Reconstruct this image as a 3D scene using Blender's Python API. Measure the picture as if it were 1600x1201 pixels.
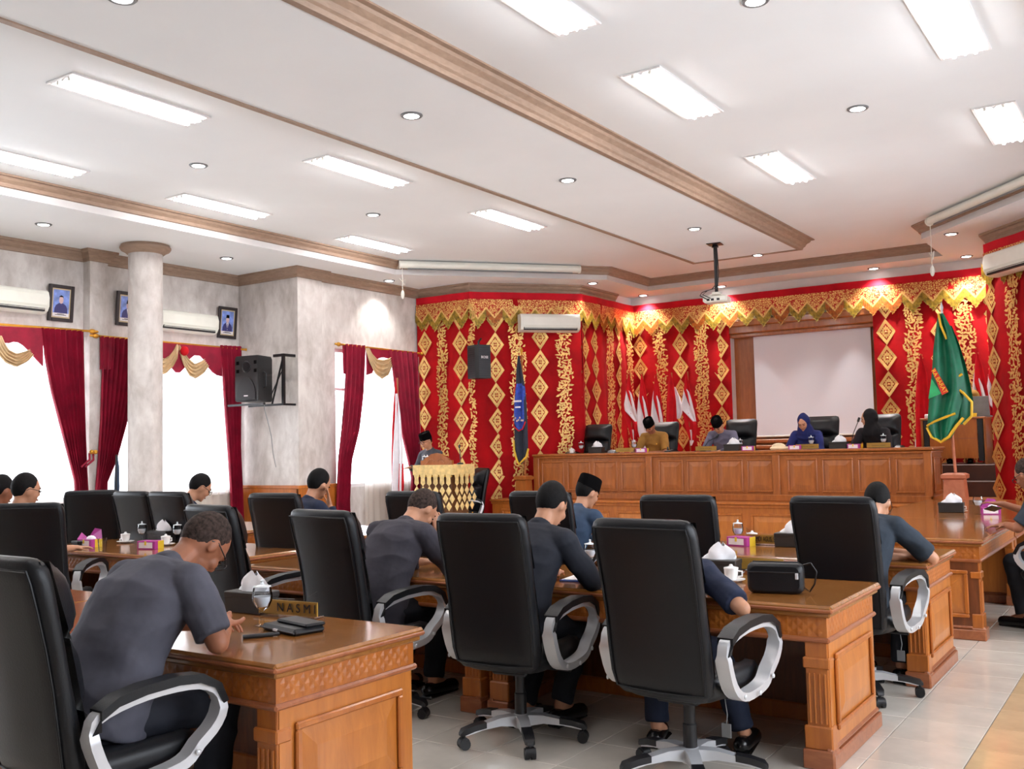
import bpy, bmesh, math, random
from mathutils import Vector as V, Matrix, Euler
PI = math.pi
sin, cos = math.sin, math.cos
def R(d): return math.radians(d)
for o in list(bpy.data.objects): bpy.data.objects.remove(o)
S = bpy.context.scene
COL = S.collection

# ------------------------------------------------------------------ camera, world, exposure
F_PX, PITCH, ROLL, YAW, EYE = 1534.0, 0.06400124, -0.02238223, 0.59227488, 1.48
_f0 = V((-sin(YAW), cos(YAW), 0)); _r0 = V((cos(YAW), sin(YAW), 0)); _u0 = V((0, 0, 1))
FWD = _f0*cos(PITCH)+_u0*sin(PITCH); _u1 = _u0*cos(PITCH)-_f0*sin(PITCH)
RGT = _r0*cos(ROLL)+_u1*sin(ROLL); UPV = _u1*cos(ROLL)-_r0*sin(ROLL)
cam_d = bpy.data.cameras.new('camera'); cam = bpy.data.objects.new('camera', cam_d); COL.objects.link(cam)
cam_d.sensor_width = 36; cam_d.sensor_fit = 'HORIZONTAL'; cam_d.lens = F_PX/1600*36
cam_d.clip_start = .05; cam_d.clip_end = 200
cam.matrix_world = Matrix(((RGT.x, UPV.x, -FWD.x, 0), (RGT.y, UPV.y, -FWD.y, 0), (RGT.z, UPV.z, -FWD.z, EYE), (0, 0, 0, 1)))
S.camera = cam
W = bpy.data.worlds.new('overcast_sky'); S.world = W; W.use_nodes = True
bg = W.node_tree.nodes['Background']; bg.inputs[0].default_value = (.93, .96, 1, 1); bg.inputs[1].default_value = 6.5
vs = S.view_settings; vs.view_transform = 'Standard'; vs.look = 'None'; vs.gamma = 1; vs.use_curve_mapping = False
vs.exposure = 0.52
DOWN_W, STAGE_W = 40, 210

def ray(x, y): return RGT*(x-800)-UPV*(y-600.5)+FWD*F_PX
def onz(x, y, z): d = ray(x, y); return d*((z-EYE)/d.z)+V((0, 0, EYE))
def ony(x, y, Y): d = ray(x, y); return d*(Y/d.y)+V((0, 0, EYE))
def onx(x, y, X): d = ray(x, y); return d*(X/d.x)+V((0, 0, EYE))
def onpl(x, y, p, n):
    d = ray(x, y); o = V((0, 0, EYE)); n = V(n); return o+d*((V(p)-o).dot(n)/d.dot(n))
def proj(p):
    q = V(p)-V((0, 0, EYE)); z = q.dot(FWD); return 800+F_PX*q.dot(RGT)/z, 600.5-F_PX*q.dot(UPV)/z, z

# ------------------------------------------------------------------ materials
def lin(c):
    return tuple((x/255/12.92 if x/255 <= .04045 else ((x/255+.055)/1.055)**2.4) for x in c)+(1,)
MATS = {}
def base(name, rough=.5, metal=0, coat=0, spec=.5):
    m = bpy.data.materials.new(name); m.use_nodes = True; MATS[name] = m
    b = m.node_tree.nodes['Principled BSDF']
    b.inputs['Roughness'].default_value = rough; b.inputs['Metallic'].default_value = metal
    b.inputs['Coat Weight'].default_value = coat; b.inputs['Coat Roughness'].default_value = .08
    b.inputs['Specular IOR Level'].default_value = spec
    return m, m.node_tree.nodes, m.node_tree.links, b
def texco(n, l, scale=(1, 1, 1), kind='Object'):
    tc = n.new('ShaderNodeTexCoord'); mp = n.new('ShaderNodeMapping'); mp.inputs['Scale'].default_value = scale
    l.new(tc.outputs[kind], mp.inputs[0]); return mp.outputs[0]
def noise(n, l, co, scale, detail=4, rough=.55, dist=0):
    t = n.new('ShaderNodeTexNoise'); t.inputs['Scale'].default_value = scale; t.inputs['Detail'].default_value = detail
    t.inputs['Roughness'].default_value = rough; t.inputs['Distortion'].default_value = dist; l.new(co, t.inputs['Vector']); return t.outputs[0]
def ramp(n, l, fac, stops):
    r = n.new('ShaderNodeValToRGB'); e = r.color_ramp.elements
    while len(e) < len(stops): e.new(.5)
    for i, (p, c) in enumerate(stops): e[i].position = p; e[i].color = lin(c)
    l.new(fac, r.inputs[0]); return r.outputs[0]
def bump(n, l, b, h, st=.2, dist=.01):
    bp = n.new('ShaderNodeBump'); bp.inputs['Strength'].default_value = st; bp.inputs['Distance'].default_value = dist
    l.new(h, bp.inputs['Height']); l.new(bp.outputs[0], b.inputs['Normal'])
def plain(name, c, rough=.5, metal=0, coat=0, var=.06, sc=8, bst=0, bsc=60, spec=.5, bd=.004):
    m, n, l, b = base(name, rough, metal, coat, spec)
    co = texco(n, l); f = noise(n, l, co, sc)
    lo = tuple(max(0, x*(1-var)) for x in c); hi = tuple(min(255, x*(1+var)) for x in c)
    l.new(ramp(n, l, f, [(.3, lo), (.7, hi)]), b.inputs['Base Color'])
    if bst: bump(n, l, b, noise(n, l, co, bsc, 3), bst, bd)
    return m
def wood(name, c1, c2, rough=.35, coat=.3, scale=(1.2, 9, 9), spec=.5):
    m, n, l, b = base(name, rough, 0, coat, spec)
    co = texco(n, l, scale); f = noise(n, l, co, 3, 6, .6, .6)
    l.new(ramp(n, l, f, [(.28, c1), (.5, tuple((a+d)/2 for a, d in zip(c1, c2))), (.72, c2)]), b.inputs['Base Color'])
    bump(n, l, b, f, .06, .003); return m
def emit(name, c, s):
    m = bpy.data.materials.new(name); m.use_nodes = True; MATS[name] = m
    n, l = m.node_tree.nodes, m.node_tree.links; n.clear()
    e = n.new('ShaderNodeEmission'); e.inputs[0].default_value = lin(c); e.inputs[1].default_value = s
    o = n.new('ShaderNodeOutputMaterial'); l.new(e.outputs[0], o.inputs[0]); return m
def sheer(name, c, t):
    m = bpy.data.materials.new(name); m.use_nodes = True; MATS[name] = m
    n, l = m.node_tree.nodes, m.node_tree.links; n.clear()
    d = n.new('ShaderNodeBsdfDiffuse'); d.inputs[0].default_value = lin(c); tl = n.new('ShaderNodeBsdfTranslucent'); tl.inputs[0].default_value = lin(c)
    tr = n.new('ShaderNodeBsdfTransparent'); m1 = n.new('ShaderNodeMixShader'); m1.inputs[0].default_value = .6
    m2 = n.new('ShaderNodeMixShader'); m2.inputs[0].default_value = t
    l.new(d.outputs[0], m1.inputs[1]); l.new(tl.outputs[0], m1.inputs[2]); l.new(m1.outputs[0], m2.inputs[1]); l.new(tr.outputs[0], m2.inputs[2])
    o = n.new('ShaderNodeOutputMaterial'); l.new(m2.outputs[0], o.inputs[0]); return m
def pane(name, tint=(250, 252, 255), gl=.06):
    m = bpy.data.materials.new(name); m.use_nodes = True; MATS[name] = m
    n, l = m.node_tree.nodes, m.node_tree.links; n.clear()
    tr = n.new('ShaderNodeBsdfTransparent'); tr.inputs[0].default_value = lin(tint); g = n.new('ShaderNodeBsdfGlossy'); g.inputs['Roughness'].default_value = .02
    fr = n.new('ShaderNodeFresnel'); fr.inputs[0].default_value = 1.3 if name == 'glass' else 1.18; m1 = n.new('ShaderNodeMixShader')
    l.new(fr.outputs[0], m1.inputs[0]); l.new(tr.outputs[0], m1.inputs[1]); l.new(g.outputs[0], m1.inputs[2])
    o = n.new('ShaderNodeOutputMaterial'); l.new(m1.outputs[0], o.inputs[0]); return m
def marble(name, a, b_, c, sc=1.6):
    m, n, l, b = base(name, .55)
    co = texco(n, l, (1, 1, .75)); f = noise(n, l, co, sc, 8, .66, .5); g = noise(n, l, texco(n, l, (2.4, 2.4, 1.1)), 2.6, 6, .62, .4)
    mx = n.new('ShaderNodeMath'); mx.operation = 'ADD'; l.new(f, mx.inputs[0]); l.new(g, mx.inputs[1])
    h = n.new('ShaderNodeMath'); h.operation = 'MULTIPLY'; h.inputs[1].default_value = .5; l.new(mx.outputs[0], h.inputs[0])
    l.new(ramp(n, l, h.outputs[0], [(.34, a), (.5, b_), (.62, c)]), b.inputs['Base Color']); return m
def brocade(name, gold, red, sc, thr, rough=.35, metal=.55):
    m, n, l, b = base(name, rough, metal)
    co = texco(n, l, (1, 1, 1)); v = n.new('ShaderNodeTexVoronoi'); v.feature = 'DISTANCE_TO_EDGE'; v.inputs['Scale'].default_value = sc
    nz = n.new('ShaderNodeTexNoise'); nz.inputs['Scale'].default_value = sc*.7; l.new(co, nz.inputs['Vector'])
    mxv = n.new('ShaderNodeVectorMath'); mxv.operation = 'ADD'; sc_ = n.new('ShaderNodeVectorMath'); sc_.operation = 'SCALE'; sc_.inputs['Scale'].default_value = .03
    l.new(nz.outputs['Color'], sc_.inputs[0]); l.new(co, mxv.inputs[0]); l.new(sc_.outputs[0], mxv.inputs[1]); l.new(mxv.outputs[0], v.inputs['Vector'])
    r = n.new('ShaderNodeValToRGB'); r.color_ramp.elements[0].position = thr; r.color_ramp.elements[0].color = lin(red)
    r.color_ramp.elements[1].position = thr+.05; r.color_ramp.elements[1].color = lin(gold)
    l.new(v.outputs['Distance'], r.inputs[0]); l.new(r.outputs[0], b.inputs['Base Color'])
    return m

plain('ceiling', (240, 244, 246), .8, var=.012, sc=.7)
wood('crown', (142, 118, 100), (166, 140, 120), .55, 0, (3, 3, 14))
marble('wall', (172, 164, 158), (204, 198, 194), (222, 218, 214))
plain('white_paint', (232, 230, 230), .5, var=.01); plain('fascia', (208, 206, 206), .6, var=.01)
plain('white_plastic', (232, 232, 222), .35, var=.01)
plain('grey_plastic', (120, 122, 124), .4)
plain('black_plastic', (24, 24, 27), .42, var=.1)
plain('black_metal', (30, 30, 33), .35, .3)
plain('grout', (120, 112, 104), .8)
plain('tile', (214, 206, 194), .13, var=.05, sc=3, coat=.3)
plain('tile_tan', (206, 176, 138), .14, var=.08, sc=3, coat=.3)
wood('desk', (158, 86, 30), (188, 110, 42), .36, .25, (8, 8, 1.2))
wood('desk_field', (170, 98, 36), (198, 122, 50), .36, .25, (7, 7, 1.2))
wood('desk_top', (132, 82, 36), (164, 108, 54), .16, .5, (1.2, 10, 10))
wood('desk_edge', (140, 78, 46), (172, 104, 64), .3, .3, (2, 9, 9))
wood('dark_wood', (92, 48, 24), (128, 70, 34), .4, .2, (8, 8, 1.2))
wood('stage_wood', (140, 78, 30), (176, 102, 44), .36, .25, (8, 8, 1.2))
wood('terracotta', (166, 92, 62), (188, 112, 78), .5, 0, (4, 4, 4))
plain('step_brown', (74, 44, 34), .4)
plain('leather', (10, 12, 17), .42, var=.12, sc=5, bst=.25, bsc=140, spec=.36, bd=.002)
plain('silver', (206, 207, 210), .34, .35, var=.02)
plain('red_cloth', (164, 7, 15), .8, var=.12, sc=2.5, bst=.3, bsc=9, bd=.02, spec=.2)
plain('red_header', (190, 16, 34), .7, var=.08, sc=4, spec=.2)
plain('gold', (222, 176, 104), .42, .45, var=.1, sc=14)
plain('gold_thread', (214, 164, 82), .42, .45, var=.16, sc=24)
brocade('gold_brocade', (226, 182, 106), (170, 40, 24), 30, .09)
plain('fringe', (146, 118, 36), .45, .4, var=.3, sc=18)
plain('fringe_amber', (158, 84, 22), .5, .3, var=.25, sc=18)
plain('sequin', (250, 226, 130), .2, .6)
plain('maroon', (138, 18, 46), .62, var=.12, sc=5, bst=.15, bsc=40, spec=.3)
plain('swag_gold', (206, 178, 138), .5, .1, var=.1, sc=6)
plain('brass', (214, 158, 60), .3, .8)
sheer('sheer', (242, 236, 228), .35)
pane('glass'); pane('drink_glass', (250, 251, 252))
plain('water', (222, 228, 232), .05, var=.01)
plain('screen', (232, 236, 246), .7, var=.008, sc=1)
plain('flag_red', (196, 20, 32), .75, var=.08, sc=5, spec=.2)
plain('flag_white', (236, 232, 238), .75, var=.03, spec=.2)
plain('flag_green', (4, 96, 66), .5, var=.15, sc=5, spec=.4)
plain('flag_navy', (22, 28, 46), .65, var=.1)
plain('emblem_blue', (36, 64, 158), .6, var=.2, sc=20)
plain('flag_fringe', (216, 172, 40), .5, .2)
plain('patch_red', (206, 44, 22), .6); plain('patch_green', (40, 160, 96), .6)
plain('skin', (150, 96, 70), .5, var=.06, sc=9, spec=.4)
plain('skin_light', (186, 134, 104), .5, var=.05, sc=9, spec=.4)
plain('hair', (15, 13, 13), .7, var=.3, sc=60, bst=.6, bsc=260, spec=.15, bd=.003)
plain('hair_grey', (52, 42, 38), .75, var=.45, sc=70, bst=.6, bsc=260, spec=.12, bd=.003)
plain('velvet', (9, 8, 9), .95, var=.2, spec=.05)
plain('lips', (134, 74, 62), .5); plain('eye', (24, 18, 16), .2)
def suit(name, c): return plain(name, c, .82, var=.1, sc=6, bst=.35, bsc=7, spec=.25, bd=.02)
suit('suit_grey', (78, 78, 88)); suit('suit_dark', (62, 60, 68)); suit('suit_black', (38, 40, 48)); suit('suit_navy', (34, 40, 60))
suit('suit_slate', (46, 54, 64)); suit('suit_blue', (50, 66, 88)); suit('khaki', (148, 106, 48)); suit('shirt_lilac', (106, 102, 120))
suit('suit_lectern', (72, 74, 82)); suit('hijab_blue', (34, 42, 98)); suit('hijab_black', (26, 24, 27)); suit('dress_black', (36, 32, 36))
suit('trousers', (30, 32, 38)); suit('trousers_navy', (26, 32, 48)); suit('shirt_light', (200, 176, 170))
plain('shoe', (16, 15, 16), .25)
plain('magenta', (168, 52, 138), .45); plain('label_white', (232, 222, 226), .5); plain('yellow', (232, 196, 46), .5)
plain('tissue', (244, 243, 246), .8, var=.02); plain('box_leather', (42, 38, 36), .45, bst=.2)
plain('porcelain', (240, 238, 236), .2, var=.01)
plain('acrylic_gold', (206, 162, 74), .3, .3, var=.04); plain('ink', (26, 22, 22), .6)
plain('cream_cloth', (236, 214, 176), .75, var=.05)
plain('lectern_cloth', (232, 204, 138), .6, .1, var=.1, sc=14); plain('lectern_dark', (112, 74, 44), .55)
plain('photo_sky', (112, 134, 196), .4, var=.25, sc=9); plain('photo_suit', (52, 50, 110), .4); plain('photo_face', (206, 172, 170), .4); plain('photo_white', (232, 228, 230), .4)
plain('frame_dark', (44, 34, 36), .4); plain('frame_inner', (196, 176, 140), .5)
plain('blue_file', (52, 92, 188), .4)
emit('tube_on', (255, 250, 248), 34); emit('down_on', (255, 250, 246), 14)
plain('reflector', (240, 240, 248), .3)

# ------------------------------------------------------------------ mesh helpers
class M:
    def __init__(s): s.v = []; s.f = []; s.m = []
    def add(s, v, f, mi=0):
        b = len(s.v); s.v += [tuple(p) for p in v]; s.f += [tuple(i+b for i in q) for q in f]; s.m += [mi]*len(f); return s
    def box(s, x0, x1, y0, y1, z0, z1, bv=0, mi=0):
        if bv <= 0:
            v = [(x, y, z) for z in (z0, z1) for y in (y0, y1) for x in (x0, x1)]
            return s.add(v, [(0, 2, 3, 1), (4, 5, 7, 6), (0, 1, 5, 4), (2, 6, 7, 3), (0, 4, 6, 2), (1, 3, 7, 5)], mi)
        bv = min(bv, (x1-x0)*.49, (y1-y0)*.49, (z1-z0)*.49)
        X, Y, Z = (x0, x1), (y0, y1), (z0, z1); v = []; ix = {}
        for i in (0, 1):
            for j in (0, 1):
                for k in (0, 1):
                    sx, sy, sz = (1, -1)[i], (1, -1)[j], (1, -1)[k]
                    for a in range(3):
                        p = [X[i]+sx*bv, Y[j]+sy*bv, Z[k]+sz*bv]; p[a] = (X[i], Y[j], Z[k])[a]
                        ix[i, j, k, a] = len(v); v.append(tuple(p))
        f = []
        for i in (0, 1):
            q = [ix[i, 0, 0, 0], ix[i, 1, 0, 0], ix[i, 1, 1, 0], ix[i, 0, 1, 0]]; f.append(q if i else q[::-1])
            q = [ix[0, i, 0, 1], ix[0, i, 1, 1], ix[1, i, 1, 1], ix[1, i, 0, 1]]; f.append(q if i else q[::-1])
            q = [ix[0, 0, i, 2], ix[1, 0, i, 2], ix[1, 1, i, 2], ix[0, 1, i, 2]]; f.append(q if i else q[::-1])
        for i in (0, 1):
            for j in (0, 1):
                par = (i+j) % 2
                q = [ix[i, j, 0, 0], ix[i, j, 0, 1], ix[i, j, 1, 1], ix[i, j, 1, 0]]; f.append(q if par else q[::-1])
                q = [ix[i, 0, j, 0], ix[i, 0, j, 2], ix[i, 1, j, 2], ix[i, 1, j, 0]]; f.append(q[::-1] if par else q)
                q = [ix[0, i, j, 1], ix[0, i, j, 2], ix[1, i, j, 2], ix[1, i, j, 1]]; f.append(q if par else q[::-1])
        for i in (0, 1):
            for j in (0, 1):
                for k in (0, 1):
                    q = [ix[i, j, k, 0], ix[i, j, k, 1], ix[i, j, k, 2]]; f.append(q[::-1] if (i+j+k) % 2 == 0 else q)
        return s.add(v, f, mi)
    def prism(s, poly, fn, d0, d1, mi=0):      # poly of (a,b); fn(a,b,d) -> xyz
        n = len(poly); v = [fn(a, b, d0) for a, b in poly]+[fn(a, b, d1) for a, b in poly]
        return s.add(v, [tuple(range(n))[::-1], tuple(range(n, 2*n))]+[(i, (i+1) % n, n+(i+1) % n, n+i) for i in range(n)], mi)
    def tube(s, pts, r, n=8, cap=True, closed=False, sq=None, mi=0):
        pts = [V(p) for p in pts]; k = len(pts); rs = r if isinstance(r, (list, tuple)) else [r]*k
        v = []; up = None
        for i, p in enumerate(pts):
            t = (pts[(i+1) % k]-pts[i-1]) if closed else (pts[min(i+1, k-1)]-pts[max(i-1, 0)])
            t = t.normalized() if t.length > 1e-9 else V((0, 0, 1))
            if up is None: up = t.orthogonal().normalized()
            up = (up-t*up.dot(t)); up = up.normalized() if up.length > 1e-6 else t.orthogonal().normalized()
            w = t.cross(up)
            for j in range(n):
                a = 2*PI*j/n; v.append(p+(up*cos(a)+w*sin(a))*rs[i])
        f = []
        for i in range(k if closed else k-1):
            i2 = (i+1) % k
            for j in range(n): f.append((i*n+j, i*n+(j+1) % n, i2*n+(j+1) % n, i2*n+j))
        if cap and not closed: f += [tuple(range(n))[::-1], tuple(range((k-1)*n, k*n))]
        return s.add(v, f, mi)
    def ribbon(s, pts, wfn, closed=False, mi=0):  # pts with rectangular section: wfn(i)->(u vec, w vec) half extents
        k = len(pts); v = []
        for i, p in enumerate(pts):
            u, w = wfn(i); p = V(p); v += [p+u+w, p+u-w, p-u-w, p-u+w]
        f = []
        for i in range(k if closed else k-1):
            a, b = i*4, ((i+1) % k)*4
            for j in range(4): f.append((a+j, a+(j+1) % 4, b+(j+1) % 4, b+j))
        if not closed: f += [(3, 2, 1, 0), tuple((k-1)*4+j for j in range(4))]
        return s.add(v, f, mi)
    def lathe(s, prof, n=16, c=(0, 0, 0), mi=0, sx=1, sy=1):
        v = []; k = len(prof)
        for r, z in prof:
            for j in range(n): a = 2*PI*j/n; v.append((c[0]+r*sx*cos(a), c[1]+r*sy*sin(a), c[2]+z))
        f = [(i*n+j, i*n+(j+1) % n, (i+1)*n+(j+1) % n, (i+1)*n+j) for i in range(k-1) for j in range(n)]
        f += [tuple(range(n))[::-1], tuple(range((k-1)*n, k*n))]
        return s.add(v, f, mi)
    def ell(s, c, ax, nu=14, nv=9, fn=None, mi=0):   # ax: 3 vectors already scaled
        c = V(c); ax = [V(a) for a in ax]; v = []; f = []
        for i in range(nv+1):
            th = PI*i/nv
            for j in range(nu):
                ph = 2*PI*j/nu; q = (sin(th)*cos(ph), sin(th)*sin(ph), cos(th))
                if fn: q = fn(*q)
                v.append(c+ax[0]*q[0]+ax[1]*q[1]+ax[2]*q[2])
        for i in range(nv):
            for j in range(nu): f.append((i*nu+j, (i+1)*nu+j, (i+1)*nu+(j+1) % nu, i*nu+(j+1) % nu))
        return s.add(v, f, mi)
    def sph(s, c, rx, ry=None, rz=None, nu=12, nv=8, mi=0):
        ry = ry or rx; rz = rz or rx; return s.ell(c, ((rx, 0, 0), (0, ry, 0), (0, 0, rz)), nu, nv, None, mi)
    def cap(s, a, b, r0, r1, n=12):               # round-ended tapered limb
        a, b = V(a), V(b); t = (b-a); L = t.length; t = t/L if L > 1e-6 else V((0, 0, 1)); pts = []; rs = []
        for k in range(5): q = PI/2*(k/4); pts.append(a-t*r0*cos(q)); rs.append(max(r0*sin(q), 1e-4))
        for k in (1, 2, 3): pts.append(a.lerp(b, k/4)); rs.append(r0+(r1-r0)*k/4)
        for k in range(5): q = PI/2*(1-k/4); pts.append(b+t*r1*cos(q)); rs.append(max(r1*sin(q), 1e-4))
        return s.tube(pts, rs, n)
    def grid(s, fn, nu, nv, mi=0):
        v = [fn(i/nu, j/nv) for j in range(nv+1) for i in range(nu+1)]; w = nu+1
        return s.add(v, [(j*w+i, j*w+i+1, (j+1)*w+i+1, (j+1)*w+i) for j in range(nv) for i in range(nu)], mi)
    def xf(s, mat):
        s.v = [tuple(mat @ V(p)) for p in s.v]; return s
    def mesh(s, name, mats, smooth=True, ang=40):
        me = bpy.data.meshes.new(name); me.from_pydata(s.v, [], s.f); me.update()
        for mt in (mats if isinstance(mats, (list, tuple)) else [mats]): me.materials.append(MATS[mt])
        if any(s.m): me.polygons.foreach_set('material_index', s.m)
        if smooth:
            me.polygons.foreach_set('use_smooth', [True]*len(me.polygons)); me.set_sharp_from_angle(angle=R(ang))
        return me
    def build(s, name, mats, parent=None, smooth=True, ang=40, loc=None, rot=None, kind=None, label=None):
        return put(name, s.mesh(name, mats, smooth, ang), parent, loc, rot, kind, label)
def put(name, me, parent=None, loc=None, rot=None, kind=None, label=None):
    o = bpy.data.objects.new(name, me); COL.objects.link(o)
    if parent: o.parent = parent
    if loc is not None: o.location = loc
    if rot is not None: o.rotation_euler = rot
    if kind: o['kind'] = kind
    if label: o['label'] = label
    return o
def tag(o, label, cat, group=None):
    o['label'] = label; o['category'] = cat
    if group: o['group'] = group
    return o
def thing(name, label, cat, loc=(0, 0, 0), rz=0, group=None):
    o = bpy.data.objects.new(name, None); COL.objects.link(o); o.empty_display_size = .1
    o.location = loc; o.rotation_euler = (0, 0, rz); return tag(o, label, cat, group)
KIDS = {}
def kids(o): return [c for c in bpy.data.objects if c.parent == o]
def copy_tree(o, parent=None, allk=None):
    if allk is None:
        allk = {}
        for c in bpy.data.objects:
            if c.parent: allk.setdefault(c.parent, []).append(c)
    c = o.copy(); COL.objects.link(c)
    if parent: c.parent = parent
    for ch in allk.get(o, []): copy_tree(ch, c, allk)
    return c
def dup(o, loc, rz, label, group=None):
    c = copy_tree(o); c.location = loc; c.rotation_euler = (0, 0, rz); c['label'] = label
    if group: c['group'] = group
    return c
def sweep(m, path, prof, closed=False, mi=0):   # prof of (out, z), out to the LEFT of travel is negative
    P = [V((p[0], p[1])) for p in path]; k = len(P); n = len(prof); v = []
    for i in range(k):
        a = P[i]-P[i-1] if (i > 0 or closed) else P[1]-P[0]; b = P[(i+1) % k]-P[i] if (i < k-1 or closed) else P[-1]-P[-2]
        a = a.normalized(); b = b.normalized(); na, nb = V((a.y, -a.x)), V((b.y, -b.x)); mt = (na+nb)
        mt = mt/max(.2, mt.dot(na)) if mt.length > 1e-6 else na
        for o_, z in prof: q = P[i]+mt*o_; v.append((q.x, q.y, z))
    f = []
    for i in range(k if closed else k-1):
        i2 = (i+1) % k
        for j in range(n-1): f.append((i*n+j, i2*n+j, i2*n+j+1, i*n+j+1))
    if not closed: f += [tuple(range(n)), tuple(range((k-1)*n, k*n))[::-1]]
    return m.add(v, f, mi)
def text(s, name, mt, parent, loc, rot, size, ext=.0008, align='CENTER', sx=1):
    cu = bpy.data.curves.new(name, 'FONT'); cu.body = s; cu.size = size; cu.extrude = ext; cu.align_x = align; cu.align_y = 'CENTER'
    t = bpy.data.objects.new('tmp', cu); COL.objects.link(t)
    me = bpy.data.meshes.new_from_object(t.evaluated_get(bpy.context.evaluated_depsgraph_get())); bpy.data.objects.remove(t)
    me.materials.clear(); me.materials.append(MATS[mt]); me.name = name
    o = put(name, me, parent, loc, rot); o.scale = (sx, 1, 1); return o

# ------------------------------------------------------------------ room shell
ZS, ZC, ZU, ZP, ZV = 4.20, 4.28, 4.40, 4.25, 4.05     # soffit, fascia top, upper ceiling, lowered panel, valance top
def mir(x): return -10.36-x
def struct(o): o['kind'] = 'structure'; return o
m = M().box(-12.3, 2.0, -4.2, 16.7, -.06, -.006); floor = struct(m.build('floor', 'grout', smooth=False))
# floor tiles: 40 cm grid, the ones that show largest as single parts, the rest joined
cells = []
for i in range(-28, 9):
    for j in range(-24, 29):
        x, y = -1.268+.4*i, 5.172+.4*j
        if x < -12.3 or x > 1.6 or y < -4 or y > 16.4: continue
        px, py, d = proj((x+.2, y+.2, 0))
        vis = d > .5 and -60 < px < 1660 and py < 1270
        cells.append((0 if vis else 1, d if vis else 0, x, y))
cells.sort()
tm = {mt: M().box(.002, .398, .002, .398, -.02, 0, .002).mesh('tile', mt, False) for mt in ('tile', 'tile_tan')}
rest = M()
for k, (a, d, x, y) in enumerate(cells):
    if k < 290 and a == 0: put('tile', tm['tile_tan' if x > -.9 else 'tile'], floor, (x, y, 0))
    else: rest.add([(x+.002, y+.002, 0), (x+.398, y+.002, 0), (x+.398, y+.398, 0), (x+.002, y+.398, 0)], [(0, 1, 2, 3)], 1 if x > -.9 else 0)
rest.build('tile', ['tile', 'tile_tan'], floor, False, kind='stuff')

XW, XW2 = -11.85, -10.63
WZ0, WZ1 = .92, 3.06
wins_left = [(1.6, 4.4), (4.72, 7.50), (7.80, 10.04)]  # first span lies out of view, added only to let in daylight
def side_wall(name, X, t, spans, y0, y1):
    m = M(); xa, xb = min(X, X+t), max(X, X+t)
    m.box(xa, xb, y0, y1, 0, WZ0); m.box(xa, xb, y0, y1, WZ1, 4.3); y = y0
    for a, b in spans: m.box(xa, xb, y, a, WZ0, WZ1); y = b
    m.box(xa, xb, y, y1, WZ0, WZ1); return struct(m.build(name, 'wall', smooth=False))
side_wall('wall_left', XW, -.2, wins_left, -4, 10.3)
side_wall('wall_left_front', XW2, -.2, [(10.94, 12.80)], 10.62, 13.1)
side_wall('wall_right', mir(XW), .2, wins_left, -4, 10.3)
side_wall('wall_right_front', mir(XW2), .2, [(10.94, 12.80)], 10.62, 13.1)
struct(M().box(-12.05, -10.57, 10.12, 10.3, 0, 4.3).box(-10.8, -10.575, 10.29, 10.62, 0, 4.29).build('wall_left_return', 'wall', smooth=False))
struct(M().box(mir(-10.57), mir(-12.05), 10.12, 10.3, 0, 4.3).box(mir(-10.575), mir(-10.8), 10.29, 10.62, 0, 4.29).build('wall_right_return', 'wall', smooth=False))
struct(M().box(-11.86, -11.70, 7.52, 7.78, 0, 4.25).build('trim_1', 'wall', smooth=False))
struct(M().box(-12.2, 1.9, -4.2, -4, 0, 4.5).build('wall_rear', 'white_paint', smooth=False))
A0, A1, A2, A3 = (-10.63, 12.98), (-9.53, 12.98), (-8.29, 14.40), (-8.29, 16.35)
F3, F2, F1, F0 = [(mir(p[0])+.12, p[1]) for p in (A3, A2, A1, A0)]
wprof = [(0, 0), (0, 4.3), (-.15, 4.3), (-.15, 0), (0, 0)]
m = M(); sweep(m, [A0, A1, A2, A3], wprof); struct(m.build('wall_front_left', 'white_paint', smooth=False))
m = M(); sweep(m, [F3, F2, F1, F0], wprof); struct(m.build('wall_front_right', 'white_paint', smooth=False))
SX0, SX1, SZ1 = -6.36, -3.94, 3.52       # recess of the screen
m = M().box(A3[0]-.1, SX0, 16.35, 16.5, 0, 4.3).box(SX1, F3[0]+.1, 16.35, 16.5, 0, 4.3).box(SX0, SX1, 16.35, 16.5, SZ1, 4.3).box(SX0-.1, SX1+.1, 16.62, 16.7, 0, 4.3)
struct(m.build('wall_back', 'white_paint', smooth=False))
# ceiling: soffit ring, upper ceiling, lowered panel
TR = [(-9.9, -3.9), (-9.9, 11.55), (-7.62, 14.2), (-7.62, 15.72)]; TR = TR+[(mir(x), y) for x, y in TR[::-1]]
OU = [(-12.1, -4.1), (-12.1, 13.2), (-9.4, 15.2), (-8.5, 16.6)]; OU = OU+[(mir(x), y) for x, y in OU[::-1]]
PX0, PX1, PY = -6.03, -4.33, 14.05
m = M()
for i in range(7): m.add([(*OU[i], ZS), (*OU[i+1], ZS), (*TR[i+1], ZS), (*TR[i], ZS)], [(0, 1, 2, 3)])
m.add([(-10.2, -4.1, ZU), (-.1, -4.1, ZU), (-.1, 16.2, ZU), (-10.2, 16.2, ZU)], [(0, 1, 2, 3)])
m.add([(PX0, -4.1, ZP), (PX1, -4.1, ZP), (PX1, PY, ZP), (PX0, PY, ZP)], [(0, 1, 2, 3)])
ceil = struct(m.build('ceiling', 'ceiling', smooth=False))
m = M(); sweep(m, TR, [(0, ZS), (0, ZU), (-.02, ZU), (-.02, ZS)]); struct(m.build('trim_2', 'fascia', smooth=False))
m = M(); sweep(m, TR, [(0, ZC), (.03, ZC+.005), (.04, ZC+.04), (.075, ZC+.07), (.085, ZC+.095), (.115, ZC+.1), (.115, ZU)]); struct(m.build('trim_3', 'crown', smooth=False))
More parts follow.
